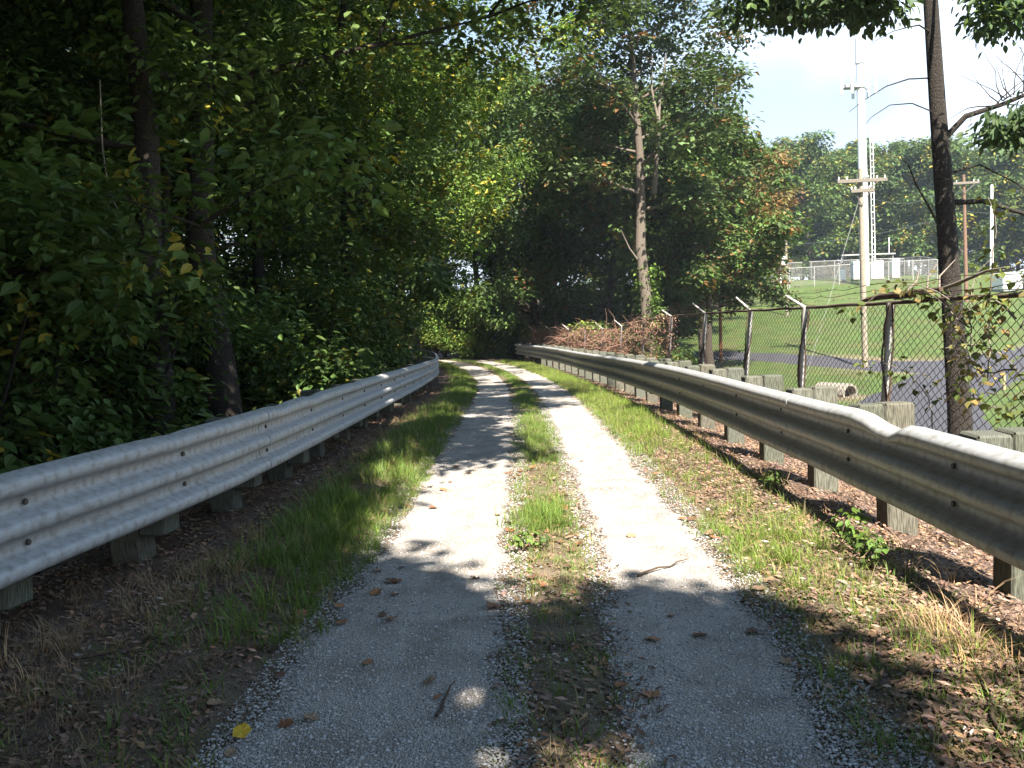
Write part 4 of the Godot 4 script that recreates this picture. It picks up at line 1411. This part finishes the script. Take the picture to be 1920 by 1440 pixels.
func build_grass() -> void:
	rng.seed = 1222
	var tall := [tuft(14, 0.21, 0.055, 0.006, 0.95), tuft(14, 0.19, 0.055, 0.006, 1.2)]
	var short := [tuft(12, 0.10, 0.05, 0.005, 0.9), tuft(10, 0.08, 0.05, 0.005, 1.1)]
	var green := Color(0.12, 0.185, 0.034)
	var straw := Color(0.30, 0.24, 0.12)
	var p := [[], [], [], []]
	var c := [[], [], [], []]
	# long grass on the verge under the wood's guardrail
	for i in 6200:
		var d := 3.9 + 40.0 * pow(rng.randf(), 1.7)
		var cx := centre(d)
		var left := curve(RAIL_L, d) + 0.28 - cx
		var s := lerpf(maxf(left, -2.0), -1.0, pow(rng.randf(), 0.8)) + 0.08 * rough_noise.get_noise_2d(d * 4.0, 3.0)
		if d < 6.0 and rng.randf() > pow((d - 3.6) / 2.4, 1.3):
			continue
		if rng.randf() < smoothstep(-1.45, -1.95, s + 0.3 * rough_noise.get_noise_2d(d * 1.5, 17.0)):
			continue
		if rough_noise.get_noise_2d(s * 4.0, d * 2.0) < -0.32:
			continue
		var k := i % 2
		lay(p[k], c[k], cx + s, d, rf(0.6, 1.25) * (0.65 + 0.35 * smoothstep(0.0, 0.5, -0.95 - s)), tint(green, 0.2, straw, 0.14))
	# the strip between the wheel tracks
	for i in 3800:
		var d := 5.9 + 40.0 * pow(rng.randf(), 1.6)
		var cx := centre(d)
		var w := 0.22
		var s := 0.16 + rng.randfn(0.0, 1.0) * w * 0.55
		var dense := smoothstep(8.4, 9.8, d) * (0.55 + 0.45 * smoothstep(12.0, 17.0, d)) * smoothstep(-0.45, 0.1, rough_noise.get_noise_2d(d * 1.5, 5.0))
		if d < 7.2:
			dense = exp(-pow((d - 6.45) / 0.35, 2.0)) * (1.0 if absf(s - 0.1) < 0.17 else 0.1)
		if rng.randf() > dense + 0.05 or absf(s - 0.16) > 0.33:
			continue
		var k := i % 2
		lay(p[k], c[k], cx + s, d, rf(0.5, 1.1) * (0.8 if d > 7.5 else 0.85), tint(green, 0.16, straw, 0.05))
	# clump in the strip
	for i in 46:
		var d := 6.35 + rng.randfn(0.0, 0.2)
		lay(p[0], c[0], 0.1 + rng.randfn(0.0, 0.1), d, rf(0.55, 1.0), tint(green, 0.15, straw, 0.04))
	# verge beside the other guardrail
	for i in 5200:
		var d := 3.4 + 38.0 * pow(rng.randf(), 1.7)
		var cx := centre(d)
		var right := curve(RAIL_R, d) - 0.12 - cx
		var s := rf(1.2, right)
		var dense := smoothstep(8.6, 11.0, d) * (1.0 - 0.75 * smoothstep(1.62, 1.95, s) * (1.0 - smoothstep(12.0, 15.0, d)))
		var clump := exp(-pow((d - 5.35) / 0.75, 2.0)) * exp(-pow((s - 1.5) / 0.34, 2.0))
		dense = maxf(dense, clump)
		dense = maxf(dense, 0.07)
		if rng.randf() > dense:
			continue
		var k := i % 2
		lay(p[k], c[k], cx + s, d, rf(0.5, 1.05) * (1.0 if d > 7.5 else 0.85), tint(green.lerp(Color(0.17, 0.23, 0.035), 0.5), 0.18, straw, 0.1))
	# thin short growth everywhere on the trail's dirt
	for i in 3600:
		var d := 2.6 + 12.0 * pow(rng.randf(), 1.3)
		var s := 0.0
		var pick := rng.randf()
		if pick < 0.35:
			s = rf(-0.12, 0.42)
			if d < 4.6 and rng.randf() < 0.6:
				continue
		elif pick < 0.75:
			s = rf(1.12, 2.1)
		else:
			s = rf(-2.0, -1.05)
		var k := 2 + i % 2
		lay(p[k], c[k], centre(d) + s, d, rf(0.5, 1.2), tint(green, 0.2, straw, 0.25))
	for k in 4:
		var o := scatter(self, "grass", (tall + short)[k], M.grass, p[k], c[k])
		tag(o, ["tall green grass growing along the trail verges", "long arching grass blades mixed into the verges", "short grass sprouting from the trail's dirt", "low wispy grass scattered over the bare dirt"][k], "grass", "", "stuff")
	# dry straw tufts
	var straw_mesh := tuft(14, 0.2, 0.05, 0.005, 1.3)
	var sp := []
	var sc := []
	for i in 420:
		var d := 2.6 + 16.0 * pow(rng.randf(), 1.4)
		var cx := centre(d)
		var s: float = curve(RAIL_L, d) - cx + rf(0.0, 0.5) if rng.randf() < 0.6 else curve(RAIL_R, d) - cx + rf(-0.35, 0.6)
		lay(sp, sc, cx + s, d, rf(0.5, 1.1), tint(Color(0.30, 0.21, 0.115), 0.2, Color(0.2, 0.13, 0.08), 0.3))
	for i in 170:
		var d := rf(2.7, 5.2)
		lay(sp, sc, rf(-2.5, -1.35), d, rf(0.35, 0.9), tint(Color(0.28, 0.2, 0.12), 0.25, Color(0.17, 0.11, 0.07), 0.35))
	for i in 26:
		lay(sp, sc, rf(1.75, 2.0), rf(3.35, 3.9), rf(0.7, 1.1), tint(Color(0.33, 0.22, 0.12), 0.2, Color(0.2, 0.13, 0.08), 0.2))
	var so := scatter(self, "dry_grass", straw_mesh, M.litter, sp, sc)
	tag(so, "withered straw-coloured grass tufts under the guardrails", "grass", "", "stuff")
	# a few broad-leaved weeds
	var weed := leaf_cluster("weed", 9, 0.16, 0.06, 0.034, true, 0.3)
	for q in [[1.96, 4.75, 0.24], [1.9, 5.1, 0.2], [2.1, 6.9, 0.16], [0.04, 5.5, 0.1], [2.9, 5.6, 0.26], [3.1, 4.5, 0.2]]:
		var w := thing("weed", on_ground(q[0], -q[1]), "small broad-leaved green weed growing beside the trail", "weed", "weeds by the trail")
		var st := begin()
		var blobs := []
		for s in 4:
			var tip := Vector3(rf(-0.12, 0.12), q[2] * rf(0.5, 1.0), rf(-0.12, 0.12))
			tube([Vector3(0, -0.03, 0), tip * 0.6, tip], [0.005, 0.004, 0.002], 4, st)
			blobs.append([tip, 0.06, 1.0])
		part(w, "stem", st.commit(), M.vine_stem)
		foliage(w, "leaves", blobs, 10, weed, FRESH, GREEN, 0.4, 0.7)

func dead_leaf(seed_: int) -> ArrayMesh:
	# lobed leaf, curled up at the edges, about one unit across
	var r := RandomNumberGenerator.new()
	r.seed = seed_
	var st := begin()
	var rim := []
	var n := 15
	for i in n:
		var t := TAU * i / n
		var lobe := 0.62 + 0.38 * pow(absf(cos(t * 2.5)), 0.8)
		var p := Vector3(sin(t) * lobe * 0.5, 0, cos(t) * lobe * 0.5)
		p.y = 0.5 * p.x * p.x * r.randf_range(0.6, 1.8) + 0.25 * p.z * p.z + r.randf_range(-0.03, 0.06)
		rim.append(p)
	var mid := Vector3(0, 0.02, 0)
	for i in n:
		tri_flat(st, mid, rim[i], rim[(i + 1) % n])
	# stalk
	quad_flat(st, Vector3(-0.012, 0.01, -0.3), Vector3(0.012, 0.01, -0.3), Vector3(0.01, 0.06, -0.75), Vector3(-0.01, 0.06, -0.75))
	return st.commit()

func build_litter() -> void:
	rng.seed = 1259
	var shapes := [dead_leaf(1), dead_leaf(2), dead_leaf(3), dead_leaf(4)]
	var mats := []
	for c in [[0.22, 0.09, 0.04], [0.16, 0.07, 0.035], [0.27, 0.13, 0.06], [0.11, 0.058, 0.036], [0.24, 0.16, 0.10]]:
		var m := solid(lin(c[0], c[1], c[2]), 0.75)
		m.backlight_enabled = true
		m.backlight = Color(0.3, 0.3, 0.25)
		mats.append(m)
	# single leaves that can be picked out on the gravel
	for i in 130:
		var d := 2.9 + 6.5 * pow(rng.randf(), 1.25)
		var s := rf(-1.1, 1.25)
		if rng.randf() < 0.45:
			s = [-1.02, -0.1, 0.25, 1.2][rng.randi() % 4] + rng.randfn(0.0, 0.12)
		if s > 0.5 and s < 1.1 and d > 4.6 and rng.randf() < 0.8:
			continue
		var x := centre(d) + s
		var o := part(self, "fallen_leaf", shapes[rng.randi() % 4], mats[rng.randi() % 5], Vector3(x, sheet_y(x, -d) + 0.016, -d))
		var size := rf(0.04, 0.085)
		o.scale = Vector3(size, size * rf(0.7, 1.3), size)
		o.rotation = Vector3(rf(-0.25, 0.25), rf(0, TAU), rf(-0.25, 0.25))
		tag(o, "curled brown dry leaf lying on the trail", "leaf", "dry leaves on the trail")
	var yl := part(self, "fallen_leaf", shapes[1], solid(lin(0.5, 0.32, 0.03), 0.6), Vector3(-1.02, sheet_y(-1.02, -3.05) + 0.03, -3.05))
	yl.scale = Vector3(0.075, 0.075, 0.075)
	yl.rotation = Vector3(0.35, 0.6, 0.2)
	tag(yl, "bright yellow leaf lying on the gravel edge", "leaf", "dry leaves on the trail")
	# matted litter under both guardrails
	var bit := begin()
	for i in 5:
		var t := Transform3D(Basis.from_euler(Vector3(rf(-0.5, 0.5), rf(0, TAU), rf(-0.5, 0.5))), Vector3(rf(-0.05, 0.05), rf(0.0, 0.02), rf(-0.05, 0.05)))
		leaf_shape(bit, t, rf(0.04, 0.075), rf(0.02, 0.04), false)
	var bits: ArrayMesh = bit.commit()
	var places := []
	var colors := []
	for i in 27000:
		var d := 2.4 + 22.0 * pow(rng.randf(), 1.5)
		var cx := centre(d)
		var s := 0.0
		var pick := rng.randf()
		if pick < 0.42:
			s = rf(1.35, 3.7)
		elif pick < 0.72:
			s = -rf(1.15, 3.2)
		elif pick < 0.82:
			s = rf(1.1, 2.2)
		else:
			s = rf(-0.15, 0.5)
			if d > 9.0 or rng.randf() < 0.7:
				continue
		var x := cx + s
		places.append(Transform3D(Basis(Vector3.UP, rf(0, TAU)).scaled(Vector3.ONE * rf(0.35, 0.95)), Vector3(x, sheet_y(x, -d) + 0.006, -d)))
		var pale := rng.randf() < 0.06
		colors.append(tint(Color(0.27, 0.23, 0.19) if pale else Color(0.17, 0.112, 0.082), 0.35, Color(0.24, 0.14, 0.08), 0.25))
	var o := scatter(self, "leaf_litter", bits, M.litter, places, colors)
	tag(o, "matted brown leaf litter lining the trail under the guardrails", "leaf litter", "", "stuff")
	# twigs
	for q in [[0.85, 5.0, 0.45, 0.7], [-0.3, 3.3, 0.3, 1.4], [1.7, 3.1, 0.7, 1.2], [-1.75, 3.8, 0.5, 0.3], [2.6, 4.2, 0.5, 0.9]]:
		var w := part(self, "twig", tube(bent_line(Vector3(-q[2] / 2, 0.015, 0), Vector3(q[2] / 2, 0.02, 0), 5, 0.012), fall(6, 0.008, 0.003), 5).commit(), M.vine_stem, Vector3(q[0], sheet_y(q[0], -q[1]) + 0.006, -q[1]))
		w.rotation.y = q[3]
		tag(w, "thin dry brown twig lying on the trail", "twig", "twigs on the trail")
